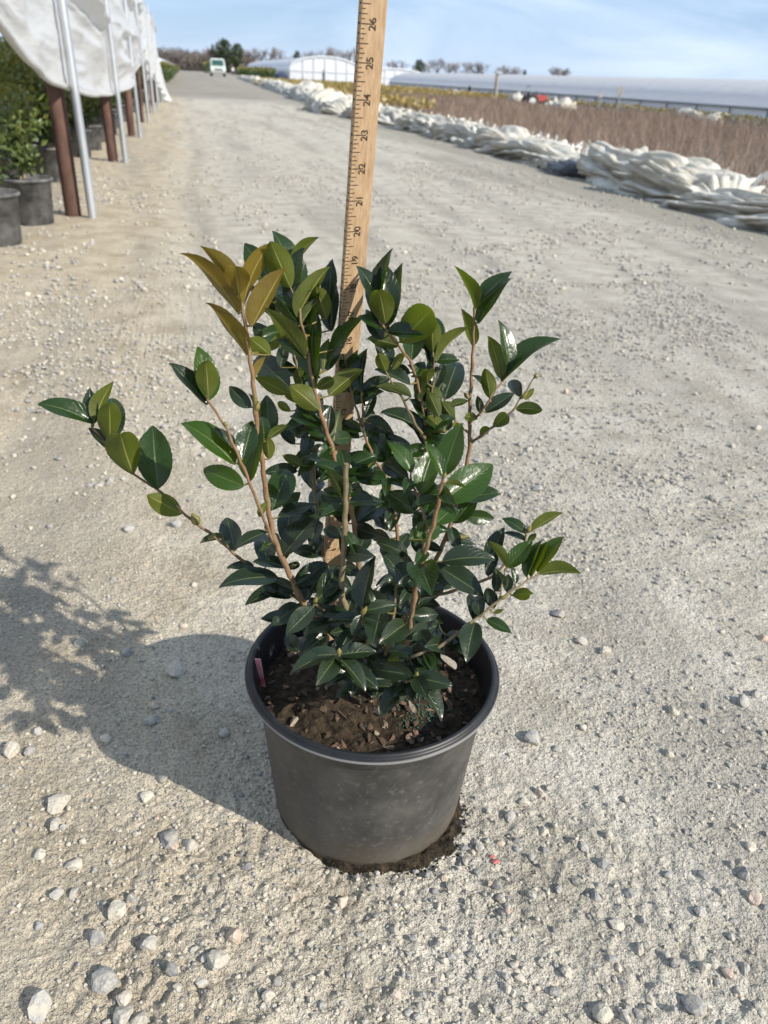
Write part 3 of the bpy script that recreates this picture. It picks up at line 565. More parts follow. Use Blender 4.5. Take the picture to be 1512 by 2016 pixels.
# ------------------------------------------------------------------ van, people, tractor, poles, signs
M['vanpaint'] = mat('van_paint', (0.42, 0.46, 0.43), 0.35, 0.5, noise=(2, 3.0), col2=(0.50, 0.54, 0.51))
M['glass'] = mat('van_glass', (0.02, 0.06, 0.05), 0.08, 0.6, noise=(3, 2.0), col2=(0.03, 0.08, 0.065))
M['rubber'] = mat('rubber', (0.02, 0.02, 0.02), 0.8, 0.3, noise=(20, 2.0), col2=(0.035, 0.034, 0.032))
M['lamp'] = mat('headlamp', (0.75, 0.75, 0.72), 0.15, 0.6, noise=(20, 2.0), col2=(0.65, 0.65, 0.62))
def van(x, y):
    t = empty('parked_van', (x, y, 0.0)); tag(t, 'pale white van parked on the dirt track facing down the road', 'van')
    # side outline (y back, z up) extruded with rounded shoulders; nose faces -Y
    prof = [(-2.45, 0.45), (-2.5, 0.75), (-2.42, 1.02), (-1.75, 1.18), (-1.15, 1.92), (-0.9, 2.08), (2.3, 2.12), (2.45, 1.95), (2.5, 0.5), (2.4, 0.35), (-2.3, 0.35)]
    def wdt(z): return 0.97 if z < 1.2 else 0.97 - 0.13 * (z - 1.2) / 0.9
    n = len(prof); V = [(-wdt(z), yy, z) for yy, z in prof] + [(wdt(z), yy, z) for yy, z in prof]; bm = bmesh.new(); vs2 = [bm.verts.new(v) for v in V]
    bm.faces.new(vs2[:n][::-1]); bm.faces.new(vs2[n:])
    for i in range(n): bm.faces.new((vs2[i], vs2[(i + 1) % n], vs2[n + (i + 1) % n], vs2[n + i]))
    bmesh.ops.recalc_face_normals(bm, faces=bm.faces); bmesh.ops.bevel(bm, geom=[e for e in bm.edges], offset=0.06, segments=2, affect='EDGES')
    me = bpy.data.meshes.new('body'); bm.to_mesh(me); bm.free(); me.materials.append(M['vanpaint']); body = obj('body', me, t)
    mb = MB(); mb.add([(-0.78, -1.72, 1.24), (0.78, -1.72, 1.24), (0.70, -1.20, 1.90), (-0.70, -1.20, 1.90)], [[0, 1, 2, 3]]); mb.V[0] = mb.V[0] + np.array([0, -0.035, 0.03]); mb.build('windscreen', M['glass'], t)
    mb = MB(); mb.box((0, -2.47, 0.80), (0.55, 0.03, 0.09)); mb.build('grille', M['rubber'], t); mb = MB(); mb.box((0, -2.50, 0.48), (0.93, 0.06, 0.09)); mb.build('bumper', M['steel'], t)
    for s in (-1, 1):
        mb = MB(); mb.box((s * 0.75, -2.46, 0.82), (0.15, 0.05, 0.10)); mb.build('headlight', M['lamp'], t)
        mb = MB(); mb.box((s * 1.08, -1.35, 1.35), (0.10, 0.05, 0.13)); mb.tube([(s * 0.92, -1.35, 1.28), (s * 1.08, -1.35, 1.30)], 0.02, 5); mb.build('mirror', M['rubber'], t)
        mb = MB(); mb.box((s * 0.965, -0.6, 1.52), (0.012, 0.45, 0.24)); mb.build('side_window', M['glass'], t)
        for yy in (-1.55, 1.55):
            w = obj('wheel', mesh_np('tyre', *lathe([(0.17, -0.10), (0.30, -0.11), (0.34, -0.07), (0.34, 0.07), (0.30, 0.11), (0.17, 0.10)], 20), [M['rubber']], True), t, (s * 0.86, yy, 0.34)); w.rotation_euler = (0, math.pi / 2, 0)
            mb = MB(); mb.tube([(0, 0, -0.09), (0, 0, 0.09)], 0.18, 12); mb.build('rim', M['steel'], w)
van(4.75, 122.0)
M['skin'] = mat('skin', (0.40, 0.24, 0.17), 0.6, 0.3, noise=(20, 2.0), col2=(0.45, 0.28, 0.20))
M['hair'] = mat('hair', (0.03, 0.022, 0.018), 0.7, 0.3, noise=(40, 2.0), col2=(0.05, 0.038, 0.03))
M['shirt_w'] = mat('white_shirt', (0.66, 0.66, 0.68), 0.8, 0.2, noise=(10, 2.0), col2=(0.55, 0.55, 0.60)); M['jeans'] = mat('dark_trousers', (0.030, 0.035, 0.06), 0.85, 0.2, noise=(12, 2.0), col2=(0.055, 0.06, 0.09)); M['navy'] = mat('navy_jacket', (0.025, 0.035, 0.07), 0.8, 0.2, noise=(12, 2.0), col2=(0.05, 0.06, 0.10))
def person(x, y, z, rz, shirt, label, stride=0.12, h=1.72):
    t = empty('person', (x, y, z), rz); tag(t, label, 'person'); k = h / 1.75
    J = dict(pel=(0, 0, .95, .15, .11), wai=(0, 0, 1.12, .14, .10), che=(0, 0, 1.32, .17, .115), nec=(0, 0, 1.47, .06, .06), hd0=(0, -.02, 1.58, .075, .085), hd1=(0, -.02, 1.72, .065, .075))
    E = [('pel', 'wai'), ('wai', 'che'), ('che', 'nec'), ('nec', 'hd0'), ('hd0', 'hd1')]
    for s, n in ((-1, 'l'), (1, 'r')):
        st = stride * s
        J.update({n + 'hip': (s * .095, 0, .90, .09, .09), n + 'kne': (s * .10, -st * .5 - .03, .50, .06, .06), n + 'ank': (s * .10, -st + .02, .09, .042, .045), n + 'toe': (s * .115, -st - .16, .035, .04, .03),
                  n + 'sho': (s * .19, 0, 1.40, .06, .06), n + 'elb': (s * .25, .05 + st * .4, 1.12, .046, .046), n + 'wri': (s * .25, -.10 + st * .6, .92, .032, .03), n + 'han': (s * .245, -.16 + st * .7, .83, .04, .025)})
        E += [('pel', n + 'hip'), (n + 'hip', n + 'kne'), (n + 'kne', n + 'ank'), (n + 'ank', n + 'toe'), ('che', n + 'sho'), (n + 'sho', n + 'elb'), (n + 'elb', n + 'wri'), (n + 'wri', n + 'han')]
    K = list(J); me = bpy.data.meshes.new('body'); me.from_pydata([[c * k for c in J[q][:3]] for q in K], [(K.index(a), K.index(b)) for a, b in E], []); o = obj('body', me, t)
    sk = o.modifiers.new('skin', 'SKIN'); sv = me.skin_vertices[0].data
    for i, q in enumerate(K): sv[i].radius = (J[q][3] * k, J[q][4] * k); sv[i].use_root = (q == 'pel')
    o.modifiers.new('sub', 'SUBSURF').levels = 1; o.modifiers['sub'].render_levels = 1
    bpy.context.view_layer.update(); m2 = bpy.data.meshes.new_from_object(o.evaluated_get(bpy.context.evaluated_depsgraph_get())); o.modifiers.clear(); o.data = m2; m2.name = 'body'; m2.materials.clear()
    for m in (M['jeans'], M[shirt], M['skin']): m2.materials.append(m)
    for p in m2.polygons:
        c = p.center / k; p.material_index = 2 if (c.z > 1.49 or (c.z < 0.90 and abs(c.x) > 0.20)) else 1 if (c.z > 0.95 or abs(c.x) > 0.2) else 0; p.use_smooth = True
    hv, hf = ico(2); hv = hv * np.array([0.088, 0.10, 0.085]) * k + np.array([0, 0.015, 1.685 * k]); keep = hv[:, 2] > -1; mb = MB(); mb.add(hv, hf); mb.build('hair', M['hair'], t, True)
person(9.9, 178.0, -0.2, 0.3, 'shirt_w', 'person in a white top standing beside the parked van', 0.05)
p_ = atY(637, 150, 106.0); person(p_[0], 106.0, -0.35, 0.8, 'navy', 'person in dark clothes walking past the white greenhouse end', 0.18, 1.7)
p_ = atY(555, 150, 108.0); mb = MB(); v, f = rock(77, I1, 5); mb.add(v * np.array([1.15, 0.9, 1.1]) + np.array([p_[0], 108.0, 0.28]), f)
tag(mb.build('tarp_bundle', M['navy'], None, True), 'dark blue tarp bundle at the corner of the arched greenhouse', 'bundle')
M['redpaint'] = mat('tractor_red', (0.36, 0.035, 0.03), 0.45, 0.5, noise=(4, 3.0), col2=(0.28, 0.05, 0.04))
q_ = atY(1058, 184, 46.5); t = empty('tractor', (q_[0], 46.5, -0.35), 0.0); t.scale = (0.66, 0.66, 0.66); tag(t, 'small red tractor with white wheel rims and a roll bar by the tunnel', 'tractor')
mb = MB(); mb.box((0.25, 0, 0.82), (0.62, 0.26, 0.22), taper=0.9); mb.box((-0.5, 0, 0.70), (0.35, 0.30, 0.16)); mb.build('bonnet', M['redpaint'], t)
mb = MB(); mb.box((-0.55, 0, 0.98), (0.22, 0.22, 0.05)); mb.box((-0.76, 0, 1.12), (0.04, 0.22, 0.16)); mb.build('seat', M['rubber'], t)
mb = MB(); mb.tube([(-0.85, -0.42, 0.6), (-0.85, -0.42, 1.62), (-0.85, -0.34, 1.70), (-0.85, 0.34, 1.70), (-0.85, 0.42, 1.62), (-0.85, 0.42, 0.6)], 0.04, 6); mb.build('roll_bar', M['steel'], t)
mb = MB(); mb.tube([(0.02, 0, 1.0), (-0.12, 0, 1.2)], 0.02, 5); mb.tube([(-0.12 + 0.17 * math.sin(b) * 0.3, 0.17 * math.cos(b), 1.2 + 0.17 * math.sin(b)) for b in np.linspace(0, 6.28, 13)], 0.015, 5); mb.build('steering_wheel', M['rubber'], t)
for (wx, wy, wr) in ((-0.6, -0.52, 0.55), (-0.6, 0.52, 0.55), (0.72, -0.42, 0.34), (0.72, 0.42, 0.34)):
    w = obj('wheel', mesh_np('tyre', *lathe([(wr * 0.55, -0.12), (wr * 0.9, -0.13), (wr, -0.08), (wr, 0.08), (wr * 0.9, 0.13), (wr * 0.55, 0.12)], 24), [M['rubber']], True), t, (wx, wy, wr)); w.rotation_euler = (math.pi / 2, 0, 0)
    mb = MB(); mb.tube([(0, 0, -0.10), (0, 0, 0.10)], wr * 0.57, 14); mb.build('rim', M['whitepaint'], w)
for (px, py, Y, w, h, sd2, lb) in ((1017, 184, 48.5, 0.9, 0.55, 81, 'white cloth bundle in front of the tractor'), (1105, 196, 40.0, 1.0, 0.5, 83, 'white cloth bundle near the sign posts'), (895, 178, 60.0, 0.5, 0.45, 85, 'small white bundle beside the little evergreen'), (1395, 224, 31.5, 1.4, 0.5, 87, 'white cloth bundle at the foot of the near tunnel side')):
    p_ = atY(px, py, Y); x = min(p_[0], 20.3); heap('cloth_bundle', Y - w, Y + w, x, x + 0.1, 0.5, h + 0.25, sd2, lb, n_th=28, step=0.03, cat='bundle')
M['pole'] = mat('weathered_pole', (0.26, 0.225, 0.18), 0.85, 0.2, noise=(6, 3.0, (1, 1, 0.2)), col2=(0.36, 0.32, 0.26))
def pole(px, py_top, Y, r0, label, name='utility_pole', head=False, cat='pole'):
    p = atY(px, py_top, Y); t = empty(name, (p[0], Y, -0.35)); tag(t, label, cat); hh = p[2] + 0.35
    mb = MB(); mb.tube([(0, 0, -0.05), (0, 0, hh * 0.5), (0, 0, hh)], [r0, r0 * 0.92, r0 * 0.85], 8); mb.build('post', M['pole' if not head else 'steel'], t, True)
    if head == 'sign': mb = MB(); mb.box((0, -0.05, hh - 0.14), (0.11, 0.015, 0.12)); mb.build('plate', M['steel'], t)
    if head == 'pair':
        for s in (-1, 1): mb = MB(); mb.box((s * 0.08, -0.05, hh - 0.18), (0.07, 0.02, 0.17)); mb.build('plate', M['steel'], t)
    if not head: mb = MB(); mb.box((0, 0, hh - 0.08), (r0 * 1.6, r0 * 1.6, 0.06)); mb.build('cap', M['zinc'], t)
pole(980, 140, 52.0, 0.11, 'tall weathered wooden pole rising above the tunnel roof')
pole(1222, 170, 37.0, 0.045, 'thin post with two dark plates by the tunnel rail', 'sign_post', 'pair', 'sign')
pole(1183, 180, 39.0, 0.04, 'short thin post with one dark plate by the tunnel rail', 'sign_post', 'sign', 'sign')

# ------------------------------------------------------------------ trees on the horizon
M['twig'] = mat('bare_wood', (0.135, 0.115, 0.105), 0.9, 0.2, noise=(0.7, 3.0), col2=(0.205, 0.18, 0.17))
def bare_mesh(seed, h, spread, n_main=8):
    r = random.Random(seed); tr, cr_ = MB(), MB(); tr.tube([(0, 0, -0.2), (0.05, 0, h * 0.3), (0, 0.1, h * 0.62)], [h * 0.022, h * 0.018, h * 0.010], 6, cap=False)
    def br(p, d, l, w, lv):
        q = p + d * l; m_ = (p + q) / 2 + np.array([r.gauss(0, .06), r.gauss(0, .06), r.gauss(0, .03)]) * l; cr_.tube([p, m_, q], [w * 1.5, w * 1.25, w * 0.9], 3, cap=False)
        if lv > 0:
            for _ in range(r.choice((3, 4))):
                nd = d + np.array([r.gauss(0, .45), r.gauss(0, .45), r.gauss(0.12, .28)]); nd /= np.linalg.norm(nd); br(p + (q - p) * r.uniform(0.45, 1.0), nd, l * r.uniform(0.5, 0.72), w * 0.62, lv - 1)
    for i in range(n_main):
        a = r.uniform(0, 6.28); d = np.array([math.cos(a) * spread, math.sin(a) * spread, r.uniform(0.7, 1.3)]); d /= np.linalg.norm(d); br(np.array([0, 0, h * r.uniform(0.18, 0.55)]), d, h * r.uniform(0.26, 0.42), h * 0.0085, 3)
    return tr.mesh('trunk', [M['twig']], True), cr_.mesh('crown', [M['twig']], False)
BT = [bare_mesh(40 + i, 8.0, 0.45 + 0.12 * i) for i in range(3)]
def bare(px, py_top, Y, k, sc, label, grp='bare trees on the horizon'):
    p = atY(px, py_top, Y); s = (p[2] + 0.35) / 7.3; t = empty('bare_tree', (p[0], Y, -0.35), random.uniform(0, 6)); tag(t, label, 'tree', grp); t.scale = (s * sc, s * sc, s)
    obj('trunk', BT[k][0], t); obj('crown', BT[k][1], t)
for i, (px, py) in enumerate(((498, 105), (512, 99), (528, 101), (545, 104), (556, 112), (570, 116))): bare(px, py, 320 + 10 * (i % 3), i % 3, 1.0, 'grey leafless tree beside the tall evergreens')
for i, (px, py) in enumerate(((608, 110), (622, 106), (640, 102), (655, 104), (668, 112), (683, 108), (695, 106))): bare(px, py, 330 + 10 * (i % 3), i % 3, 1.0, 'grey leafless tree behind the arched greenhouse')
for i, (px, py) in enumerate(((772, 126), (790, 122), (846, 126), (862, 124), (880, 124), (898, 128), (920, 130), (935, 130), (952, 128))): bare(px, py, 330 + 10 * (i % 3), i % 3, 1.25, 'grey leafless tree above the far end of the tunnel roof')
for i, (px, py) in enumerate(((990, 136), (1006, 134), (1022, 138))): bare(px, py, 330 + 10 * i, i % 3, 1.3, 'grey leafless tree just past the weathered pole')
for i, (px, py) in enumerate(((1092, 140), (1104, 136), (1116, 140))): bare(px, py, 330 + 10 * i, i % 3, 1.2, 'grey leafless tree in the lone clump above the tunnel roof')
def pine_mesh(seed, h, rad, n, cone):
    r = np.random.default_rng(seed); t_ = r.uniform(0.12, 1.0, n); env = (1 - t_) ** 0.75 if cone else np.sqrt(np.clip(1 - ((t_ - 0.58) / 0.44) ** 2, 0.02, 1)); a = r.uniform(0, 6.28, n)
    cl = 0.55 + 0.75 * fbm(a * 1.3 + 3, t_ * 7, 2, seed); q = np.sqrt(r.random(n)) * env * rad * cl
    P = np.stack([q * np.cos(a), q * np.sin(a), t_ * h], -1); V, F, T = leaf_cloud(P, h * 0.075, 0.3 + 0.4 * r.random(n) + 0.2 * np.cos(a - 5.5), seed, 0.4)  # sunlight painted in: leaf tone lighter on the mesh side toward the sun azimuth
    mb = MB(); mb.tube([(0, 0, -0.2), (0, 0, h * 0.9)], [h * 0.02, h * 0.006], 6); return mesh_np('crown', V, F, [M['fol_pine']], False, attrs={'tone': T}), mb.mesh('trunk', [M['twig']], True)
PN = [pine_mesh(900, 8.0, 2.4, 1500, False), pine_mesh(905, 8.0, 1.9, 1100, True)]
for (px, py, Y, k, w, lb) in ((440, 79, 300, 0, 1.25, 'tallest dark evergreen tree above the parked van'), (466, 87, 300, 0, 0.9, 'slightly shorter dark evergreen right beside the tallest one'), (418, 90, 305, 1, 0.7, 'narrow dark evergreen in front of the bare wood'), (585, 102, 315, 0, 0.75, 'lone rounded evergreen left of the arched greenhouse ridge'), (826, 119, 315, 0, 1.2, 'rounded dark evergreen above the far end of the long tunnel'), (686, 118, 300, 0, 1.0, 'low dark evergreen between the bare trees beside the yardstick'), (1034, 139, 320, 1, 1.0, 'little dark evergreen peeking over the tunnel roof past the pole')):
    p = atY(px, py, Y); s = (p[2] + 0.3) / 8.0; t = empty('evergreen_tree', (p[0], Y, -0.3), random.uniform(0, 6)); tag(t, lb, 'tree'); t.scale = (s * w, s * w, s); obj('crown', PN[k][0], t); obj('trunk', PN[k][1], t)
p = atY(925, 170, 58.0); t = empty('small_evergreen', (p[0], 58.0, -0.35)); tag(t, 'little dark evergreen standing before the side of the long tunnel', 'tree'); s = (p[2] + 0.35) / 8; t.scale = (s, s, s); obj('crown', PN[1][0], t); obj('trunk', PN[1][1], t)
# the dense leafless wood behind the far end of the track reads as one mass
Vs, Fs, o_ = [], [], 0; rw = random.Random(3)
tv = []
for k in range(3):
    me = BT[k][1]; v = np.empty(len(me.vertices) * 3, np.float32); me.vertices.foreach_get('co', v); l = np.empty(len(me.loops), np.int32); me.loops.foreach_get('vertex_index', l); tv.append((v.reshape(-1, 3), l.reshape(-1, 3)))
for i in range(30):
    px = rw.uniform(300, 500); Y = rw.uniform(300, 360); topy = np.interp(px, [300, 330, 360, 400, 430, 460, 500], [96, 97, 101, 102, 98, 104, 108]) + rw.uniform(-3, 7)
    p = atY(px, topy, Y); s = p[2] / 7.3; v, f = tv[i % 3]; a = rw.uniform(0, 6.28); c, s_ = math.cos(a), math.sin(a)
    Vs.append(np.stack([(v[:, 0] * c - v[:, 1] * s_) * s * 1.3 + p[0], (v[:, 0] * s_ + v[:, 1] * c) * s * 1.3 + Y, v[:, 2] * s], -1)); Fs.append(f + o_); o_ += len(v)
wood = obj('bare_wood', mesh_np('bare_wood', np.concatenate(Vs), np.concatenate(Fs), [M['twig']], False)); tag(wood, 'dense grey brown leafless wood behind the far end of the track', 'wood', kind='stuff')
n = 26000; px = rng.uniform(295, 640, n); Y = rng.uniform(310, 380, n); P = np.array([atY(a, 140, b) for a, b in zip(px, Y)]); P[:, 2] = np.where(px < 500, 5.0, 3.2) * rng.random(n) ** 1.3
V, F, T = leaf_cloud(P, 0.9, np.full(n, 0.5), 99, 1.0); M['brush'] = mat('brush', (0.10, 0.085, 0.075), 0.95, 0.1, noise=(0.3, 4.0), col2=(0.17, 0.145, 0.125))
tag(obj('brush', mesh_np('brush', V, F, [M['brush']], False)), 'low brown brush under the leafless wood', 'brush', kind='stuff')

# ------------------------------------------------------------------ nursery pot
PC = np.array([0.167, 0.675])
def pot_extra(dust):
    def f(t, b, tcn):
        P = tcn.outputs['Object']
        n1 = noise(t, P, 16.0, 6.0, 0.68); n2 = noise(t, P, 120.0, 4.0, 0.7); n3 = noise(t, P, 10.0, 4.0, 0.6, (1, 1, 0.25))
        c = ramp(t, n1, [(0.30, (0.022, 0.0215, 0.020)), (0.52, (0.050, 0.0475, 0.0425)), (0.72, (0.086, 0.080, 0.069))])
        c = mixc(t, ramp(t, n2, [(0.55, (0, 0, 0)), (0.72, (0.5 * dust, 0.5 * dust, 0.5 * dust))]), c, (0.15, 0.142, 0.122))
        c = mixc(t, ramp(t, n3, [(0.60, (0, 0, 0)), (0.66, (0.5, 0.5, 0.5)), (0.70, (0, 0, 0))]), c, (0.035, 0.035, 0.036))
        sx = N(t, 'ShaderNodeSeparateXYZ'); t.links.new(P, sx.inputs[0])
        low = ramp(t, mth(t, 'ADD', sx.outputs[2], mth(t, 'MULTIPLY', n1, 0.06)), [(0.03, (0.65, 0.65, 0.65)), (0.085, (0, 0, 0))])
        c = mixc(t, low, c, (0.115, 0.092, 0.062))          # dried splash of mud near the foot
        t.links.new(c, b.inputs['Base Color'])
        t.links.new(ramp(t, n1, [(0.3, (0.52, 0.52, 0.52)), (0.7, (0.72, 0.72, 0.72))]), b.inputs['Roughness'])
        bp = N(t, 'ShaderNodeBump', i_Strength=0.35, i_Distance=0.0012); t.links.new(noise(t, P, 190.0, 4.0, 0.7), bp.inputs['Height']); t.links.new(bp.outputs[0], b.inputs['Normal'])
    return f
M['pot'] = mat('pot_plastic', rough=0.5, spec=0.5, extra=pot_extra(1.0))
def rim_extra(t, b, tcn):
    P = tcn.outputs['Object']; n1 = noise(t, P, 40.0, 5.0, 0.65)
    c = ramp(t, n1, [(0.35, (0.007, 0.008, 0.0095)), (0.7, (0.017, 0.017, 0.018))])
    sx = N(t, 'ShaderNodeSeparateXYZ'); t.links.new(P, sx.inputs[0])
    rad = mth(t, 'SQRT', mth(t, 'ADD', mth(t, 'POWER', sx.outputs[0], 2.0), mth(t, 'POWER', sx.outputs[1], 2.0)))
    w = ramp(t, mth(t, 'MULTIPLY', mth(t, 'SUBTRACT', rad, 0.14), 100.0), [(0.62, (0, 0, 0)), (0.70, (0.6, 0.6, 0.6))])   # scuffed pale outer edge
    c = mixc(t, w, c, (0.30, 0.295, 0.285)); t.links.new(c, b.inputs['Base Color'])
M['rim'] = mat('pot_rim_plastic', rough=0.45, spec=0.32, bump=(300, 0.12, 0.0006), extra=rim_extra)
pot = empty('nursery_pot', (PC[0], PC[1], 0.0))
tag(pot, 'dusty black plastic nursery pot on the gravel holding the camellia and yardstick', 'pot')
V, F = lathe([(0.001, 0.006), (0.108, 0.006), (0.113, 0.0), (0.1165, 0.002), (0.1175, 0.012), (0.1228, 0.070), (0.1280, 0.130), (0.1322, 0.178), (0.1328, 0.1795), (0.1345, 0.1805), (0.1362, 0.2005)], 128)
obj('body', mesh_np('body', V, F, [M['pot']], True), pot)
V, F = lathe([(0.1361, 0.1990), (0.1425, 0.1994), (0.1458, 0.2003), (0.1470, 0.2017), (0.1472, 0.2034), (0.1464, 0.2050), (0.1447, 0.2056), (0.1437, 0.2062), (0.1430, 0.2078), (0.1418, 0.2096), (0.1400, 0.2103), (0.1382, 0.2098), (0.1370, 0.2080), (0.1352, 0.2010), (0.1300, 0.1760), (0.1250, 0.120), (0.1205, 0.080)], 128)
obj('rim', mesh_np('rim', V, F, [M['rim']], True), pot)

# soil in the pot, with bark chips
M['soil'] = mat('potting_soil', (0.012, 0.009, 0.006), 0.95, 0.2, noise=(110, 5.0), col2=(0.062, 0.044, 0.026), bump=(140, 0.9, 0.006))
def chip_extra(t, b, tcn):
    v = N(t, 'ShaderNodeObjectInfo').outputs['Random']; P = tcn.outputs['Object']
    c = ramp(t, v, [(0.0, (0.045, 0.032, 0.022)), (0.35, (0.11, 0.078, 0.052)), (0.65, (0.17, 0.105, 0.070)), (0.85, (0.25, 0.175, 0.125)), (1.0, (0.34, 0.29, 0.22))])
    c = mixc(t, 0.6, c, ramp(t, noise(t, P, 3.0, 4.0, 0.6, (1, 5, 1)), [(0.3, (0.55, 0.55, 0.55)), (0.7, (1.25, 1.2, 1.15))]), 'MULTIPLY'); t.links.new(c, b.inputs['Base Color'])
M['chip'] = mat('bark', rough=0.85, spec=0.25, bump=(6.0, 0.5, 0.2), extra=chip_extra)
def soil_z(x, y): return 0.171 + 0.007 * (fbm(x * 30, y * 30, 3, 90) - 0.5) * 2 + 0.012 * np.exp(-((x - 0.0) ** 2 + (y + 0.0) ** 2) / 0.003) + 0.0035 * (fbm(x * 130, y * 130, 2, 95) - 0.5)
nr, na = 44, 150; rr = np.linspace(0, 0.1298, nr); aa = np.linspace(0, 2 * math.pi, na, endpoint=False)
SX = (rr[:, None] * np.cos(aa)).ravel(); SY = (rr[:, None] * np.sin(aa)).ravel(); SZ = soil_z(SX, SY)
SF = np.array([[i * na + j, i * na + (j + 1) % na, (i + 1) * na + (j + 1) % na, (i + 1) * na + j] for i in range(nr - 1) for j in range(na)])[na * 0:]
soil = obj('potting_soil', mesh_np('potting_soil', np.stack([SX, SY, SZ], -1), SF, [M['soil']], True), None, (PC[0], PC[1], 0))
tag(soil, 'dark bark potting mix with green fertiliser beads filling the black pot', 'soil')
CH_M = []
for i in range(6):
    r = np.random.default_rng(500 + i); n = 7; a = np.sort(r.uniform(0, 6.28, n)); rad = r.uniform(0.6, 1.0, n)
    top = np.stack([np.cos(a) * rad, np.sin(a) * rad * r.uniform(0.4, 0.75), np.full(n, 0.16) + r.normal(size=n) * 0.07], -1); bot = top * np.array([0.93, 0.93, 0]) - np.array([0, 0, 0.12])
    V = np.concatenate([top, bot, [[0, 0, 0.22]], [[0, 0, -0.12]]]); F = [[j, (j + 1) % n, 2 * n] for j in range(n)] + [[n + (j + 1) % n, n + j, 2 * n + 1] for j in range(n)]
    F += [[j, n + j, n + (j + 1) % n] for j in range(n)] + [[j, n + (j + 1) % n, (j + 1) % n] for j in range(n)]
    CH_M.append(mesh_np('bark_chip', V, F, [M['chip']], False))
for i in range(290):
    a = random.uniform(0, 6.28); q = 0.124 * math.sqrt(random.random()); x, y = q * math.cos(a), q * math.sin(a)
    s = random.uniform(0.003, 0.007) if i > 95 else random.uniform(0.007, 0.0130)
    z = float(soil_z(np.array([x]), np.array([y]))[0])
    o = obj('bark_chip', CH_M[i % 6], soil, (x, y, z + s * 0.12)); o.scale = (s, s, s * random.uniform(0.7, 1.2)); o.rotation_euler = (random.gauss(0, 0.35), random.gauss(0, 0.35), random.uniform(0, 6.28))
M['bead'] = mat('fertiliser', (0.008, 0.055, 0.040), 0.45, 0.5, noise=(200, 2.0), col2=(0.015, 0.095, 0.065))
mb = MB(); bv, bf = I0
for i in range(260):
    if i < 250: x, y = 0.045 + random.gauss(0, 0.022), -0.035 + random.gauss(0, 0.024)
    else: x, y = random.gauss(0, 0.05), random.gauss(-0.03, 0.045)
    if math.hypot(x, y) > 0.12: continue
    mb.add(bv * random.uniform(0.0010, 0.0014) + np.array([x, y, float(soil_z(np.array([x]), np.array([y]))[0]) + 0.001]), bf)
tag(mb.build('fertiliser_beads', M['bead'], soil, True), kind='stuff')

# ------------------------------------------------------------------ yardstick
IN = 0.0254
M['wood'] = mat('ruler_wood', rough=0.5, spec=0.4, extra=lambda t, b, tcn: t.links.new(mixc(t, 0.7, ramp(t, noise(t, tcn.outputs['Object'], 30.0, 5.0, 0.6, (14, 14, 0.7)), [(0.3, (0.27, 0.178, 0.098)), (0.5, (0.345, 0.238, 0.138)), (0.72, (0.41, 0.295, 0.182))]), ramp(t, noise(t, tcn.outputs['Object'], 300.0, 3.0, 0.6, (3, 3, 0.1)), [(0.3, (0.78, 0.75, 0.7)), (0.6, (1.06, 1.05, 1.04))]), 'MULTIPLY'), b.inputs['Base Color']))
M['ink'] = mat('printed_ink', (0.030, 0.018, 0.012), 0.6, 0.3, noise=(400, 2.0), col2=(0.05, 0.03, 0.02))
RB = np.array([0.126, 0.753, 0.180]); rd = Vector((0.025, -0.131, 1.0)).normalized()
ruler = empty('yardstick', RB)
tag(ruler, 'wooden yardstick with black inch numbers standing upright in the pot', 'ruler')
vd = Vector((RB[0], RB[1], 0)).normalized()                     # away from the camera
ang = math.radians(24)
fx = Vector((vd.y, -vd.x, 0)); fx = (fx * math.cos(ang) + vd * math.sin(ang)); fx = (fx - rd * fx.dot(rd)).normalized()
fn = fx.cross(rd).normalized()                                   # front normal, toward the camera
if fn.dot(vd) > 0: fn = -fn
RW, RT = 0.84 * IN, 0.22 * IN
def RP(u, s, n=0.0): return np.array(fx * u + rd * s + fn * n)   # u across, s up, n out of the front
mb = MB(); c8 = []
for s in (-0.06, 36 * IN):
    for (u, n) in ((-RW / 2, -RT), (RW / 2, -RT), (RW / 2, -0.0006), (RW / 2 - 0.0006, 0), (-RW / 2 + 0.0006, 0), (-RW / 2, -0.0006)): c8.append(RP(u, s, n))
mb.add(c8, [[i, (i + 1) % 6, 6 + (i + 1) % 6, 6 + i] for i in range(6)] + [[0, 5, 2, 1], [5, 4, 3, 2], [6, 7, 8, 11], [11, 8, 9, 10]])
board = mb.build('board', M['wood'], ruler)
mb = MB()
for k in range(8, 36 * 8):
    s = k / 8 * IN; ln = (0.42 if k % 8 == 0 else 0.27 if k % 4 == 0 else 0.175 if k % 2 == 0 else 0.11) * IN; w = 0.00030 if k % 8 else 0.00036
    u0 = -RW / 2 + 0.0006
    mb.add([RP(u0, s - w, 0.0002), RP(u0 + ln, s - w, 0.0002), RP(u0 + ln, s + w, 0.0002), RP(u0, s + w, 0.0002)], [[0, 1, 2, 3]])
    if k % 2 == 0:
        e = RT * (0.75 if k % 8 == 0 else 0.5); w2 = w * 1.6
        mb.add([RP(-RW / 2 - 0.0002, s - w2, -0.0006), RP(-RW / 2 - 0.0002, s + w2, -0.0006), RP(-RW / 2 - 0.0002, s + w2, -0.0006 - e), RP(-RW / 2 - 0.0002, s - w2, -0.0006 - e)], [[0, 1, 2, 3]])
tag(mb.build('tick_marks', M['ink'], board), kind='stuff')
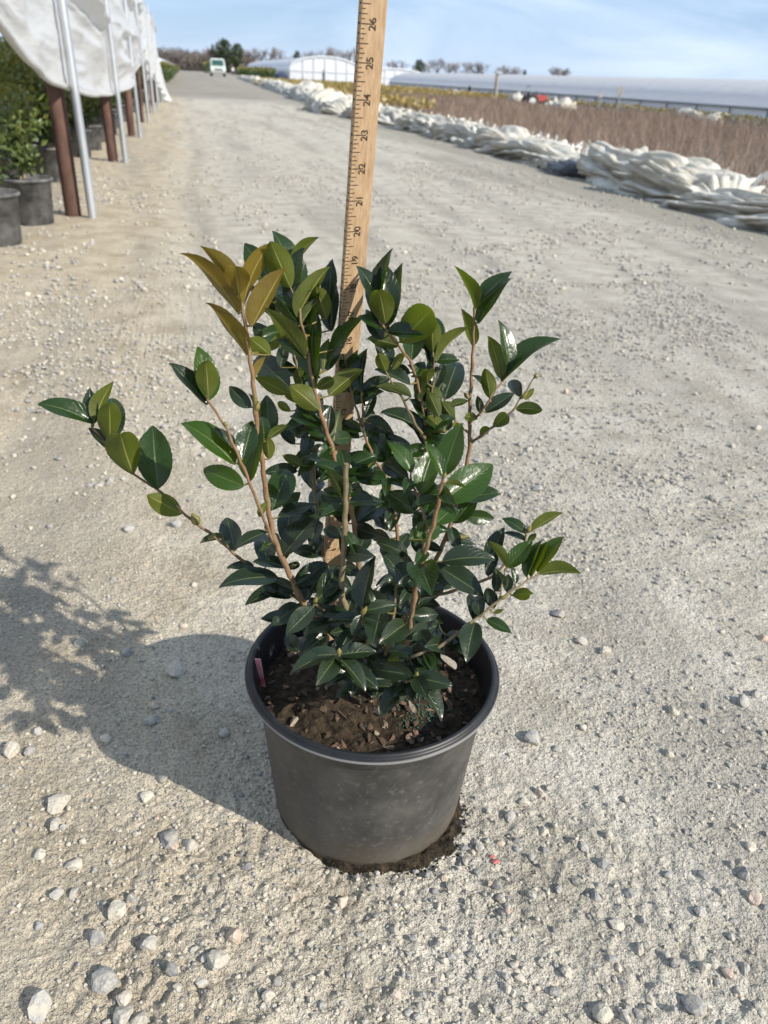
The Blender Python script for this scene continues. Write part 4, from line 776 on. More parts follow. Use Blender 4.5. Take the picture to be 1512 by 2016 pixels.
def text_mesh(txt, size):
    cu = bpy.data.curves.new('t', 'FONT'); cu.body = txt; cu.size = size; cu.align_x = 'CENTER'; cu.align_y = 'CENTER'; cu.offset = size * 0.012; cu.resolution_u = 4; cu.space_character = 1.12
    o = bpy.data.objects.new('t', cu); scene.collection.objects.link(o); bpy.context.view_layer.update()
    me = bpy.data.meshes.new_from_object(o.evaluated_get(bpy.context.evaluated_depsgraph_get()))
    bpy.data.objects.remove(o); bpy.data.curves.remove(cu); me.materials.clear(); me.materials.append(M['ink']); me.name = 'number'; return me
for k in range(1, 36):
    o = obj('number', text_mesh(str(k), 0.33 * IN), board); p = RP(-RW / 2 + 0.40 * IN, k * IN, 0.00025)
    # reads upward: text x axis along the stick, text y axis toward the ticked edge
    X, Y, Z = rd, -fx, fn
    o.matrix_local = Matrix(((X.x, Y.x, Z.x, p[0]), (X.y, Y.y, Z.y, p[1]), (X.z, Y.z, Z.z, p[2]), (0, 0, 0, 1)))

# ------------------------------------------------------------------ the camellia
def leaf_mat(name, top, top2, under, trans, tfac, rough=0.22):
    m = bpy.data.materials.new(name); m.use_nodes = True; t = m.node_tree; b = t.nodes['Principled BSDF']
    geo = N(t, 'ShaderNodeNewGeometry'); uvn = N(t, 'ShaderNodeUVMap'); sx = N(t, 'ShaderNodeSeparateXYZ'); t.links.new(uvn.outputs[0], sx.inputs[0])
    U, Vv = sx.outputs[0], sx.outputs[1]; oi = N(t, 'ShaderNodeObjectInfo').outputs['Random']
    P = N(t, 'ShaderNodeTexCoord').outputs['Object']
    av = mth(t, 'ABSOLUTE', mth(t, 'SUBTRACT', Vv, 0.5))
    rib = ramp(t, av, [(0.010, (1, 1, 1)), (0.030, (0, 0, 0))])
    # side veins sweep forward from the midrib
    ph = mth(t, 'SUBTRACT', mth(t, 'MULTIPLY', U, 8.0), mth(t, 'MULTIPLY', av, 5.5)); vein = mth(t, 'ABSOLUTE', mth(t, 'SUBTRACT', mth(t, 'FRACT', ph), 0.5))
    veinm = ramp(t, vein, [(0.0, (1, 1, 1)), (0.07, (0, 0, 0))])
    n = noise(t, P, 70.0, 3.0)
    c = mixc(t, mth(t, 'MULTIPLY', mth(t, 'ADD', n, oi), 0.5), top, top2)
    c = mixc(t, mth(t, 'MULTIPLY', veinm, 0.04), c, (0.20, 0.26, 0.09)); c = mixc(t, mth(t, 'MULTIPLY', rib, 0.6), c, (0.13, 0.16, 0.06))
    edge = ramp(t, av, [(0.485, (0, 0, 0)), (0.497, (0.5, 0.5, 0.5))]); c = mixc(t, edge, c, (0.09, 0.11, 0.04))
    uc = mixc(t, mth(t, 'MULTIPLY', n, 0.5), under, tuple(x * 0.75 for x in under)); uc = mixc(t, mth(t, 'MULTIPLY', rib, 0.6), uc, (0.36, 0.36, 0.13)); uc = mixc(t, mth(t, 'MULTIPLY', veinm, 0.12), uc, (0.33, 0.34, 0.12))
    bf = geo.outputs['Backfacing']
    t.links.new(mixc(t, bf, c, uc), b.inputs['Base Color'])
    rgh = mixc(t, bf, (rough,) * 3, (0.5,) * 3); rgh = mixc(t, mth(t, 'MULTIPLY', n, 0.25), rgh, (0.45,) * 3); t.links.new(rgh, b.inputs['Roughness']); b.inputs['Specular IOR Level'].default_value = 0.40
    bp = N(t, 'ShaderNodeBump', i_Strength=0.5, i_Distance=0.0012); hh = mth(t, 'SUBTRACT', noise(t, P, 110.0, 3.0), mth(t, 'ADD', mth(t, 'MULTIPLY', veinm, 0.18), mth(t, 'MULTIPLY', rib, 0.6)))
    t.links.new(hh, bp.inputs['Height']); t.links.new(bp.outputs[0], b.inputs['Normal'])
    tr = N(t, 'ShaderNodeBsdfTranslucent'); tcol = mixc(t, mth(t, 'MULTIPLY', rib, 0.5), trans, tuple(x * 0.5 for x in trans)); t.links.new(tcol, tr.inputs[0])
    mxs = N(t, 'ShaderNodeMixShader'); mxs.inputs[0].default_value = tfac
    t.links.new(b.outputs[0], mxs.inputs[1]); t.links.new(tr.outputs[0], mxs.inputs[2]); t.links.new(mxs.outputs[0], t.nodes['Material Output'].inputs[0])
    return m
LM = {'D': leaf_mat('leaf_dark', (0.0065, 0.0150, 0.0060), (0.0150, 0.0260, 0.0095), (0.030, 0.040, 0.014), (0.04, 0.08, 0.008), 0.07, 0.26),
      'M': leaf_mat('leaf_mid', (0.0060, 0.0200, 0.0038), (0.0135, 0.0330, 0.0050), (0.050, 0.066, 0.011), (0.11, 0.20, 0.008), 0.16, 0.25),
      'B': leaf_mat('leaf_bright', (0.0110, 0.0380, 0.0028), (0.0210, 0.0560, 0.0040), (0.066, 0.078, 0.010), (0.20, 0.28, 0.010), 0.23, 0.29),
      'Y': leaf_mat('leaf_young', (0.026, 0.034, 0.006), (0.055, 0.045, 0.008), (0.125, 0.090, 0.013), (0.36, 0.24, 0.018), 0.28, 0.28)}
def bark_mat(name, a, bcol, c3):
    def f(t, b, tcn):
        P = tcn.outputs['Object']; n1 = noise(t, P, 260.0, 4.0, 0.65, (1, 1, 0.35)); n2 = noise(t, P, 45.0, 3.0)
        c = mixc(t, ramp(t, n2, [(0.4, (0, 0, 0)), (0.65, (1, 1, 1))]), ramp(t, n1, [(0.32, a), (0.6, bcol)]), c3)
        sz = N(t, 'ShaderNodeSeparateXYZ'); t.links.new(P, sz.inputs[0]); c = mixc(t, ramp(t, mth(t, 'MULTIPLY', sz.outputs[2], 2.0), [(0.16, (0.85, 0.85, 0.85)), (0.52, (0, 0, 0))]), c, ramp(t, n1, [(0.32, (0.085, 0.062, 0.036)), (0.62, (0.19, 0.15, 0.088))]))
        t.links.new(c, b.inputs['Base Color'])
        bp = N(t, 'ShaderNodeBump', i_Strength=0.6, i_Distance=0.001); t.links.new(n1, bp.inputs['Height']); t.links.new(bp.outputs[0], b.inputs['Normal'])
    return mat(name, rough=0.75, spec=0.3, extra=f)
M['old_bark'] = bark_mat('old_bark', (0.085, 0.062, 0.036), (0.18, 0.138, 0.080), (0.14, 0.115, 0.058))
M['new_bark'] = bark_mat('new_bark', (0.11, 0.058, 0.030), (0.21, 0.118, 0.060), (0.17, 0.115, 0.058))
M['petiole'] = mat('petiole', (0.09, 0.085, 0.02), 0.5, 0.4, noise=(200, 2.0), col2=(0.14, 0.11, 0.03))
M['bud'] = mat('bud', (0.10, 0.10, 0.022), 0.45, 0.4, noise=(500, 3.0), col2=(0.20, 0.15, 0.045))
base3 = atz(737, 1368, 0.176); DB = fdist(base3)
shrub = empty('camellia_shrub', base3)
tag(shrub, 'young camellia with glossy dark green serrated leaves rooted in the black pot', 'shrub')
# stems: photograph pixel + distance ahead of the lens, thickness in mm at both ends, bark
STEMS = [
 ([(737,1368,DB),(705,1300,.655),(650,1230,.640),(600,1190,.630),(570,1130,.630),(540,1060,.635),(525,980,.640),(515,900,.645),(505,830,.650),(497,740,.655),(488,680,.660),(478,610,.660),(468,578,.660)], 5.2, 1.9, 'n'),
 ([(540,1072,.635),(515,1010,.628),(480,922,.625),(463,885,.625),(445,842,.630),(412,792,.640),(406,778,.640)], 2.3, 1.3, 'n'),
 ([(600,1190,.635),(545,1148,.655),(482,1108,.665),(430,1062,.670),(375,1022,.670),(318,970,.670),(262,932,.670),(215,880,.670),(182,842,.670)], 2.4, 1.2, 'n'),
 ([(737,1362,DB),(685,1240,.700),(645,1120,.735),(630,1055,.750),(620,960,.760),(614,870,.770),(607,800,.775),(592,750,.780),(575,685,.785),(560,648,.790),(545,612,.790)], 3.6, 1.4, 'o'),
 ([(737,1362,DB),(718,1250,.650),(705,1100,.650),(690,990,.655),(665,920,.660),(655,885,.660),(632,815,.665),(615,745,.670),(605,690,.675),(600,662,.680),(592,630,.680),(588,600,.685)], 3.8, 1.6, 'n'),
 ([(733,1362,DB),(695,1240,.605),(673,1165,.600),(677,1090,.605),(680,1000,.610),(681,913,.615)], 3.9, 3.4, 'o'),
 ([(742,1362,DB),(790,1250,.665),(850,1120,.700),(885,1040,.720),(906,960,.730),(924,885,.740),(924,820,.740),(927,760,.740),(931,690,.740),(934,620,.740),(938,604,.740)], 4.2, 1.3, 'n'),
 ([(921,852,.740),(897,828,.720),(875,800,.710)], 1.8, 1.2, 'o'),
 ([(924,832,.740),(950,808,.720),(970,775,.720),(990,750,.730)], 1.8, 1.2, 'n'),
 ([(928,872,.740),(965,845,.730),(1000,818,.730),(1025,785,.735),(1052,744,.740)], 2.2, 1.0, 'o'),
 ([(743,1360,DB),(793,1290,.605),(811,1205,.590),(822,1140,.585),(837,1085,.580),(856,1022,.580),(868,960,.580),(872,942,.580)], 4.2, 1.7, 'n'),
 ([(846,1060,.585),(834,1015,.610),(820,975,.630),(810,945,.640)], 2.0, 1.4, 'n'),
 ([(742,1358,DB),(775,1180,.680),(782,1060,.690),(768,958,.695),(738,905,.700),(715,848,.705),(700,800,.705),(687,757,.710)], 3.0, 1.3, 'n'),
 ([(715,850,.705),(714,805,.703),(711,772,.700)], 1.4, 1.0, 'n'),
 ([(744,1358,DB),(815,1180,.690),(840,1020,.715),(839,880,.705),(820,840,.690),(795,790,.680),(782,768,.680)], 3.4, 1.4, 'o'),
 ([(839,885,.705),(832,800,.700),(811,720,.690),(785,682,.680),(760,650,.670),(747,630,.670)], 2.0, 1.3, 'n'),
 ([(836,850,.702),(851,770,.700),(855,720,.700),(852,692,.700)], 1.6, 1.1, 'o'),
 ([(746,1358,DB),(795,1215,.660),(834,1180,.650),(880,1167,.645),(920,1155,.645),(968,1135,.650),(1000,1105,.655),(1030,1070,.660),(1038,1048,.660)], 3.0, 1.3, 'o'),
 ([(748,1360,DB),(797,1302,.565),(860,1276,.560),(910,1240,.570),(940,1216,.580),(985,1180,.590),(1020,1155,.600),(1060,1130,.620)], 2.8, 1.1, 'o'),
 ([(983,1180,.590),(990,1142,.610),(994,1122,.620)], 1.3, 1.0, 'o'),
 ([(735,1350,DB),(722,1270,.580),(713,1212,.560)], 2.2, 1.4, 'o'),
 ([(733,1360,DB),(695,1322,.560),(668,1290,.540)], 2.0, 1.3, 'o'),
 ([(745,1362,DB),(790,1348,.560),(818,1333,.540)], 2.0, 1.3, 'o'),
 ([(660,1240,.635),(640,1205,.595),(618,1188,.580)], 2.2, 1.4, 'o'),
 ([(740,1350,DB),(765,1270,.600),(775,1215,.590),(780,1150,.600)], 2.6, 1.5, 'o'),
]
def smooth_poly(P, m=5):
    P = np.asarray(P, float); out = []
    for i in range(len(P) - 1):
        p0, p1, p2, p3 = P[max(i - 1, 0)], P[i], P[i + 1], P[min(i + 2, len(P) - 1)]
        for k in range(m):
            t = k / m; out.append(0.5 * ((2 * p1) + (-p0 + p2) * t + (2 * p0 - 5 * p1 + 4 * p2 - p3) * t * t + (-p0 + 3 * p1 - 3 * p2 + p3) * t ** 3))
    out.append(P[-1]); return np.array(out)
STEM_O, stem_pts, stem_ix = [], [], []
for si, (pts, r0, r1, bk) in enumerate(STEMS):
    P = smooth_poly([at(*q) for q in pts]); n = len(P); tt = np.linspace(0, 1, n); rad = (r0 * (1 - tt) + r1 * tt) / 1000 * 0.70
    # swollen nodes every few centimetres and a slight zigzag
    L = np.concatenate([[0], np.cumsum(np.linalg.norm(np.diff(P, axis=0), axis=1))]); rad = rad * (1 + 0.34 * np.exp(-(((L + 0.004 * si) % 0.021) - 0.010) ** 2 / 0.0000045))
    P = P + 0.0006 * np.stack([np.sin(L * 300 + si), np.cos(L * 270 + 2 * si), 0 * L], -1)
    dense = np.interp(np.linspace(0, L[-1], max(n, int(L[-1] / 0.004))), L, np.arange(n)); fi = np.clip(dense.astype(int), 0, n - 2); fr = (dense - fi)[:, None]
    PP = P[fi] * (1 - fr) + P[fi + 1] * fr; RR = rad[fi] * (1 - fr[:, 0]) + rad[fi + 1] * fr[:, 0]
    mb = MB(); mb.tube(PP - base3, RR, 8)
    o = mb.build('stem', M['new_bark' if bk == 'n' else 'old_bark'], shrub, True); STEM_O.append(o)
    stem_pts.append(PP); stem_ix.append(np.full(len(PP), si))
SP = np.concatenate(stem_pts); SI = np.concatenate(stem_ix); SPX = np.array([pix(p) for p in SP]); SD = np.array([fdist(p) for p in SP])

NU, NV = 22, 3
def leaf_mesh(Lg, Wd, fold, curl, tipcurl, twist, mt, r, pet):
    """leaf in its own frame: x along the midrib, z = upper side; pet = petiole start (local)"""
    us = np.linspace(0, 1, NU + 1); vs_ = np.linspace(-1, 1, 2 * NV + 1)
    w = us ** 0.70 * (1 - us) ** 0.98 * (1 - 0.14 * np.exp(-((us - 0.90) / 0.07) ** 2)); w = w / w.max(); w[-1] = 0.0; w[0] = 0.05
    w = w * (1 + 0.016 * np.where(np.arange(NU + 1) % 2 == 0, 1, -1) * (us > 0.2) * (us < 0.95))
    asym = 1 + r.uniform(-0.08, 0.08)
    # midrib bends back toward the tip
    th = -(curl * us + tipcurl * np.clip(us - 0.72, 0, 1) ** 2 * 9); dx = np.cos(th) / NU; dz = np.sin(th) / NU
    mxp = np.concatenate([[0], np.cumsum(dx[:-1])]) * Lg; mzp = np.concatenate([[0], np.cumsum(dz[:-1])]) * Lg
    V = []; UV = []
    side = r.uniform(-0.12, 0.12)
    for i, u in enumerate(us):
        tw = twist * u; n = np.array([-math.sin(th[i]), 0, math.cos(th[i])]); lat = np.array([0, 1, 0]) * math.cos(tw) + n * math.sin(tw); nn = np.cross(np.array([math.cos(th[i]), 0, math.sin(th[i])]), lat)
        for v in vs_:
            hw = w[i] * Wd / 2 * (asym if v > 0 else 2 - asym); f = fold * (1 - 0.35 * u)
            wav = 0.07 * math.sin(8 * u + 3 * v + side * 40) * hw
            p = np.array([mxp[i], side * Lg * u * u * 0.5, mzp[i]]) + lat * v * hw * math.cos(f * abs(v)) + nn * (abs(v) * hw * math.sin(f) + wav * abs(v))
            V.append(p); UV.append((u, 0.5 + v * 0.5))
    m = 2 * NV + 1; F = [[i * m + j, (i + 1) * m + j, (i + 1) * m + j + 1, i * m + j + 1] for i in range(NU) for j in range(2 * NV)]
    V = np.array(V); F = np.array(F); UV = np.array(UV); fm = np.zeros(len(F), int)
    # petiole: slim tube from the twig to the blade
    if pet is not None:
        a = np.asarray(pet); bpt = np.array([Lg * 0.03, 0, 0]); ts = np.linspace(0, 1, 4)[:, None]; mid = (a + bpt) / 2 + np.array([0, 0, -0.12 * np.linalg.norm(a)])
        C = (1 - ts) ** 2 * a + 2 * ts * (1 - ts) * mid + ts ** 2 * bpt; t0 = MB(); t0.tube(C, [0.0011, 0.00095, 0.0008, 0.0007], 5, cap=False)
        v2 = np.concatenate(t0.V); f2 = np.concatenate(t0.F); k = len(V)
        f2 = np.concatenate([f2, f2[:, 2:3]], 1) + k                      # as degenerate-free quads below
        V = np.concatenate([V, v2]); UV = np.concatenate([UV, np.tile([0.5, 0.2], (len(v2), 1))])
        tri = np.concatenate([F[:, [0, 1, 2]], F[:, [0, 2, 3]], f2[:, :3]]); fm = np.concatenate([np.zeros(2 * len(F), int), np.ones(len(f2), int)]); F = tri
    return mesh_np('leaf', V, F, [LM[mt], M['petiole']], True, fm, UV)
CAMP = np.array([0, 0, CH]); nleaf = 0; ALL_LEAVES = []
def add_leaf(bx, by, tx, ty, wpx, side, d, mt, r, aspect=None, sgn=None):
    """blade from base pixel to tip pixel; foreshortening and roll follow from its seen length and width"""
    global nleaf
    dist = np.hypot(SPX[:, 0] - bx, SPX[:, 1] - by) + 330 * np.abs(SD - d); k = int(dist.argmin()); sp = SP[k]; gap = math.hypot(SPX[k, 0] - bx, SPX[k, 1] - by)
    d = SD[k] + (d - SD[k]) * (0.25 if gap < 14 else 0.7)
    B = at(bx, by, d); view = B - CAMP; depth = np.linalg.norm(view); view = view / depth
    ppm = FPX / (depth * (view @ R[:, 2]) * 1.0)                         # pixels per metre near here
    T0 = at(tx, ty, d); ax = T0 - B; ax = ax - view * (ax @ view); l = np.linalg.norm(ax); ax /= l; wv = wpx / ppm * 1.16; l *= 1.07
    asp = aspect or r.uniform(0.50, 0.58); down = ax[2] < -0.1
    if wv / l >= asp:                                                    # seen along its length
        Wd = wv; Lg = min(wv / asp, 0.075, l * 2.4); Lg = max(Lg, l * 1.02); q = math.sqrt(max(Lg * Lg - l * l, 0)); s = (1 if side == 'u' else -1) * (-1 if down else 1)
        if sgn: s = sgn
        A = (ax * l + view * q * s) / Lg; roll = r.uniform(-0.15, 0.15)
    else:
        Lg = l * 1.03; Wd = asp * Lg; roll = math.acos(min(1, wv / Wd)) * 0.92; A = ax + view * 0.12 * (1 if side == 'u' else -1) * (-1 if down else 1)
    A = A / np.linalg.norm(A)
    nrm = -view if side == 'u' else view; nrm = nrm - A * (nrm @ A); nrm /= np.linalg.norm(nrm)
    lat = np.cross(nrm, A)
    c = [nrm * math.cos(a) + lat * math.sin(a) for a in (roll, -roll)]; nrm = c[0] if c[0][2] > c[1][2] else c[1]
    lat = np.cross(nrm, A); Mx = np.stack([A, lat, nrm], 1)             # local -> world
    pet = (sp - B) @ Mx; pl = np.linalg.norm(pet)
    if pl < 0.002: pet = np.array([-0.003, 0, -0.001])
    fold = r.uniform(0.28, 0.72); curl = r.uniform(0.10, 0.75); tip = r.uniform(0.2, 1.3); tw = r.uniform(-0.25, 0.25)
    Lb = Lg * (1 + curl * curl * 0.12 + tip * 0.05)
    # lean the frame so that the bent blade still ends near its tip
    a0 = curl * 0.45 + tip * 0.09; A2 = A * math.cos(a0) + nrm * math.sin(a0); n2 = nrm * math.cos(a0) - A * math.sin(a0); Mx = np.stack([A2, lat, n2], 1); pet = (sp - B) @ Mx
    if np.linalg.norm(pet) < 0.002: pet = np.array([-0.003, 0, -0.001])
    me = leaf_mesh(Lb, Wd, fold, curl, tip, tw, mt, r, pet)
    o = bpy.data.objects.new('leaf', me); Lc = B - base3
    o.matrix_local = Matrix([[*Mx[0], Lc[0]], [*Mx[1], Lc[1]], [*Mx[2], Lc[2]], [0, 0, 0, 1]])
    link(o, STEM_O[SI[k]]); nleaf += 1; ALL_LEAVES.append((o, mt))
OFF = {1: (360, 460, 4.0), 2: (700, 490, 4.0), 3: (400, 900, 4.0), 4: (720, 920, 4.0), 6: (860, 980, 5.4), 5: (80, 720, 4.0)}
LEAVES = '''
1 430 500 170 145 150 d .645 Y|1 440 640 20 250 105 d .66 Y|1 440 480 415 300 180 d .635 Y|1 480 560 700 140 100 d .66 Y|1 540 740 800 325 150 d .65 Y|1 500 960 210 600 90 d .66 Y
1 720 400 487 110 180 u .79 M|1 900 480 710 40 190 u .79 M|1 850 430 700 110 210 d .685 B|1 860 240 1050 55 70 d .79 B|1 900 560 960 170 120 u .79 M|1 890 560 760 390 190 u .74 D|1 740 680 540 440 120 u .79 D
1 900 660 1130 300 110 d .685 B|1 970 800 1080 360 150 u .69 M|1 1150 520 1190 225 120 u .72 D|1 1130 670 1060 455 140 d .70 B|1 1170 770 1200 450 130 u .72 D|1 960 980 660 630 130 d .66 B|1 900 700 720 560 80 d .70 M
1 1040 1130 1070 640 160 u .67 M|1 1180 920 1410 670 110 u .70 B|1 1130 1080 1270 830 110 u .71 M|1 1240 1060 1370 880 110 u .71 M|1 1260 960 1320 770 60 d .71 B|1 1110 1080 1160 860 80 d .70 M
1 740 900 560 720 130 u .79 D|1 690 960 545 830 130 d .68 B|1 690 920 780 790 70 d .70 B|1 770 1060 800 890 100 u .78 D|1 840 1210 610 990 200 u .77 D|1 570 1140 650 990 55 d .66 Y|1 820 1260 590 1160 110 d .72 B|1 930 1340 830 1230 100 d .70 B
1 1070 1390 880 1210 160 d .655 B|1 1050 1220 1170 1160 90 d .68 M|1 1150 1280 1390 1100 130 d .69 B|1 1150 1570 1100 1370 150 u .68 M|1 850 1400 760 1340 70 d .76 B|1 540 1370 375 1230 110 u .66 D|1 570 1470 520 1280 40 d .65 D
1 690 1600 640 1300 150 u .69 M|1 640 1620 620 1450 100 u .67 M|1 670 1620 820 1530 60 d .67 M|1 680 1780 660 1620 100 d .66 B|1 210 1310 110 920 170 u .65 B|1 200 1290 190 1050 160 d .635 B|1 190 1350 -80 1060 130 u .65 D
1 410 1820 25 1540 150 u .63 B|1 470 1780 560 1490 160 u .63 M|1 530 1950 640 1500 150 u .625 B|1 480 1990 200 1870 170 u .625 B|1 400 1700 260 1540 80 u .64 D|1 880 1660 760 1540 80 u .76 D|1 1010 1560 860 1570 90 u .75 D
1 960 1540 930 1350 110 u .77 D|1 940 1830 795 1760 70 d .74 M|1 1200 1900 1060 1780 110 u .665 M|1 1000 1600 940 1740 110 u .77 D|1 1390 1610 1210 1480 130 u .71 D|1 900 1870 670 1900 100 u .75 D|1 1410 1250 1440 940 115 u .70 D|2 70 1330 150 1150 100 u .70 D
2 180 540 290 45 140 u .685 M|2 220 520 15 180 130 u .67 D|2 240 540 235 145 190 u .675 D|2 300 560 370 150 110 u .69 M|2 235 590 200 370 180 d .66 B|2 350 740 560 520 240 d .665 B|2 440 880 470 600 170 u .70 M|2 210 720 80 500 120 u .69 D|2 270 930 160 700 120 u .69 D
2 240 970 190 830 100 d .68 B|2 290 950 360 840 70 d .68 B|2 610 820 600 590 150 d .695 B|2 640 890 870 655 75 d .695 B|2 600 930 540 720 90 u .71 D|2 640 760 590 560 150 u .72 M|2 700 1190 800 910 190 u .705 D|2 620 1090 680 915 100 u .71 D
2 430 1070 170 980 90 u .68 D|2 440 1170 190 1095 80 d .675 M|2 490 1190 490 960 90 d .68 M|2 560 1060 570 970 110 d .685 B|2 440 1010 540 900 90 u .70 M|2 430 980 310 930 80 u .70 D|2 680 1200 570 1110 100 d .70 M|2 660 1320 580 1150 100 d .69 M
2 710 1450 590 1330 110 d .69 B|2 690 1430 450 1210 120 u .695 M|2 720 1440 690 1280 70 u .71 D|2 780 1350 690 1240 120 d .71 M|2 740 1240 870 1205 55 d .71 M|2 940 480 785 170 80 d .735 B|2 970 430 1200 195 110 u .745 M|2 970 590 1195 275 130 u .735 M
2 925 770 840 495 100 d .735 B|2 1140 1020 1040 730 120 d .725 B|2 1200 960 1135 595 110 u .735 M|2 1150 1050 1570 755 140 u .735 M|2 1060 1180 1035 970 110 d .72 B|2 1020 1290 1235 1160 110 u .72 D|2 1060 1130 920 1020 60 u .73 D|2 980 1290 965 1170 60 d .725 D
2 1080 1400 1180 1330 105 d .73 M|2 960 1340 880 1320 70 d .735 B|2 1260 1260 1440 1260 100 d .735 M|2 1300 1170 1230 1040 110 u .74 D|2 1340 1190 1400 1110 40 d .74 B|2 980 1470 1040 1410 60 d .735 B|2 760 1480 830 1400 90 d .70 B
2 695 1790 820 1400 190 u .585 B|2 690 1800 545 1565 100 u .575 B|2 680 1990 1070 1720 250 u .58 B|2 510 1930 600 1600 180 u .62 B|2 440 1760 290 1545 110 u .64 B|2 450 1660 240 1480 130 u .69 D|2 640 1600 700 1470 100 u .70 D|2 420 1820 230 1700 170 u .64 D
2 700 1850 845 1880 40 d .575 B|2 250 1670 180 1440 160 u .70 M|2 80 1480 130 1270 110 u .70 D|2 40 1640 170 1600 60 u .70 D|2 820 1980 1105 1945 110 u .72 M|2 30 1760 130 1640 100 u .69 B
3 545 420 660 105 210 u .635 M|3 590 950 200 1030 140 u .62 D|3 250 740 200 490 160 u .67 D|3 500 590 280 720 90 u .64 D|3 170 630 0 680 50 d .67 D|3 500 860 480 640 160 u .66 D|3 510 690 455 735 55 u .63 M|3 440 470 500 360 60 d .63 B
3 630 780 910 480 150 u .625 D|3 600 470 870 370 90 u .64 D|3 640 680 700 400 180 u .71 D|3 620 390 760 290 90 u .70 M|3 715 1010 960 840 160 u .62 D|3 900 1130 1060 880 170 u .60 D|3 690 1110 470 1050 100 u .62 D|3 640 1040 380 1160 110 u .64 D
3 810 1130 870 1000 70 u .60 D|3 400 860 210 880 60 u .66 D|3 870 1180 690 1380 130 u .575 D|3 1160 1250 880 1260 90 u .56 D|3 1120 1270 840 1400 110 u .575 D|3 760 1170 560 1300 130 u .60 D|3 720 1290 480 1270 110 u .63 D|3 1130 1230 1210 1020 130 u .58 D
3 1250 1190 1350 800 140 u .56 D|3 1280 1210 1510 1160 110 u .56 D|3 1400 1200 1350 1450 170 u .57 D|3 1260 1260 1380 1300 70 u .555 D|3 1120 750 1325 780 130 u .615 D|3 1110 800 1060 560 90 u .62 D|3 1140 360 1400 350 90 u .62 D|3 1200 520 1390 380 180 u .65 D
3 1130 530 1060 250 190 u .66 D|3 1120 310 1220 230 100 u .65 M|3 900 480 900 270 165 u .76 D|3 830 220 800 60 110 u .765 D|3 1080 640 970 570 90 u .66 D|3 930 770 720 740 100 u .73 D|3 760 840 650 880 60 u .67 D|3 750 1540 665 1410 110 u .61 D
3 800 1540 765 1430 100 u .61 D|3 900 1470 790 1330 90 u .60 D|3 970 1400 800 1560 110 u .59 D|3 1030 1550 735 1680 120 u .54 D|3 1070 1560 1340 1530 120 u .545 D|3 1065 1580 1250 1810 100 u .54 D|3 1040 1590 900 1760 150 u .55 D|3 1150 1390 1330 1450 120 u .58 D
3 1050 1330 940 1380 70 u .59 D|3 1410 1500 1310 1480 80 u .57 D|4 440 765 490 985 235 u .56 M|4 340 570 565 470 170 u .585 B|4 545 450 690 330 150 u .59 B|4 385 360 190 200 170 u .62 M|4 600 745 970 720 150 u .575 D|4 600 800 870 1000 150 u .61 D
4 430 1000 680 860 110 u .64 D|4 700 440 880 230 130 u .71 M|4 790 390 995 400 110 u .72 M|4 330 690 110 600 110 u .67 D|4 240 700 370 760 100 u .66 D|4 350 970 150 700 130 u .62 D|4 190 560 60 540 100 u .69 D|4 170 500 90 330 140 u .69 D
4 250 400 140 270 110 u .70 D|4 340 960 265 1060 70 u .61 D|4 320 1230 120 1360 160 u .595 D|4 580 1240 340 1330 180 u .64 D|4 400 1130 580 1230 130 u .66 D|4 600 1400 740 1320 110 u .57 D|4 490 1450 510 1590 90 u .56 M|4 480 1470 400 1400 100 u .575 D
4 280 1480 180 1530 80 d .575 B|4 375 1640 110 1590 150 u .545 D|4 390 1650 640 1730 130 u .545 D|4 400 1670 565 1950 120 u .54 D|4 280 1720 130 1930 120 u .55 D|4 860 1220 785 1490 160 u .575 D|4 850 1210 870 1040 160 u .585 D|4 900 1180 880 1060 100 u .575 D
4 950 1200 1130 1290 90 u .58 M|4 1010 1110 960 970 100 u .59 D|6 940 375 725 230 110 u .66 M|6 1005 365 1305 180 80 d .66 B|6 950 470 720 400 60 u .66 D|6 970 470 1040 390 60 d .66 M|6 560 720 710 350 160 u .66 D|6 540 830 640 600 110 u .65 D
6 745 745 560 490 80 d .62 B|6 755 745 985 480 170 u .625 B|6 1000 840 1165 500 140 u .625 B|6 960 850 1130 490 120 u .63 B|6 1070 790 1325 455 150 u .62 B|6 1070 820 1470 815 110 d .62 B|6 800 1040 980 1020 130 d .60 B|6 860 1050 1010 1020 60 u .61 M
6 830 920 780 750 60 u .61 M|6 720 945 630 790 70 d .61 M|6 740 1000 760 820 110 u .63 D|6 620 1000 620 760 100 u .64 D|6 610 1180 550 1010 100 u .60 D|6 600 1230 700 1200 50 d .585 B
5 415 455 40 325 130 u .67 M|5 420 440 560 155 120 d .665 B|5 420 460 400 200 110 u .675 D|5 560 590 560 280 190 u .675 M|5 545 600 560 350 190 d .655 B|5 730 860 620 600 250 d .66 B|5 560 670 400 510 90 u .67 D|5 925 970 870 485 260 u .67 M|5 1110 1170 870 1030 150 d .665 B
'''
lr = np.random.default_rng(5)
for ln in LEAVES.strip().splitlines():
    for rec in ln.split('|'):
        q = rec.split(); ox, oy, sc = OFF[int(q[0])]; v = [float(x) for x in q[1:6]]
        add_leaf(ox + v[0] / sc, oy + v[1] / sc, ox + v[2] / sc, oy + v[3] / sc, v[4] / sc, q[6], float(q[7]), q[8], lr)
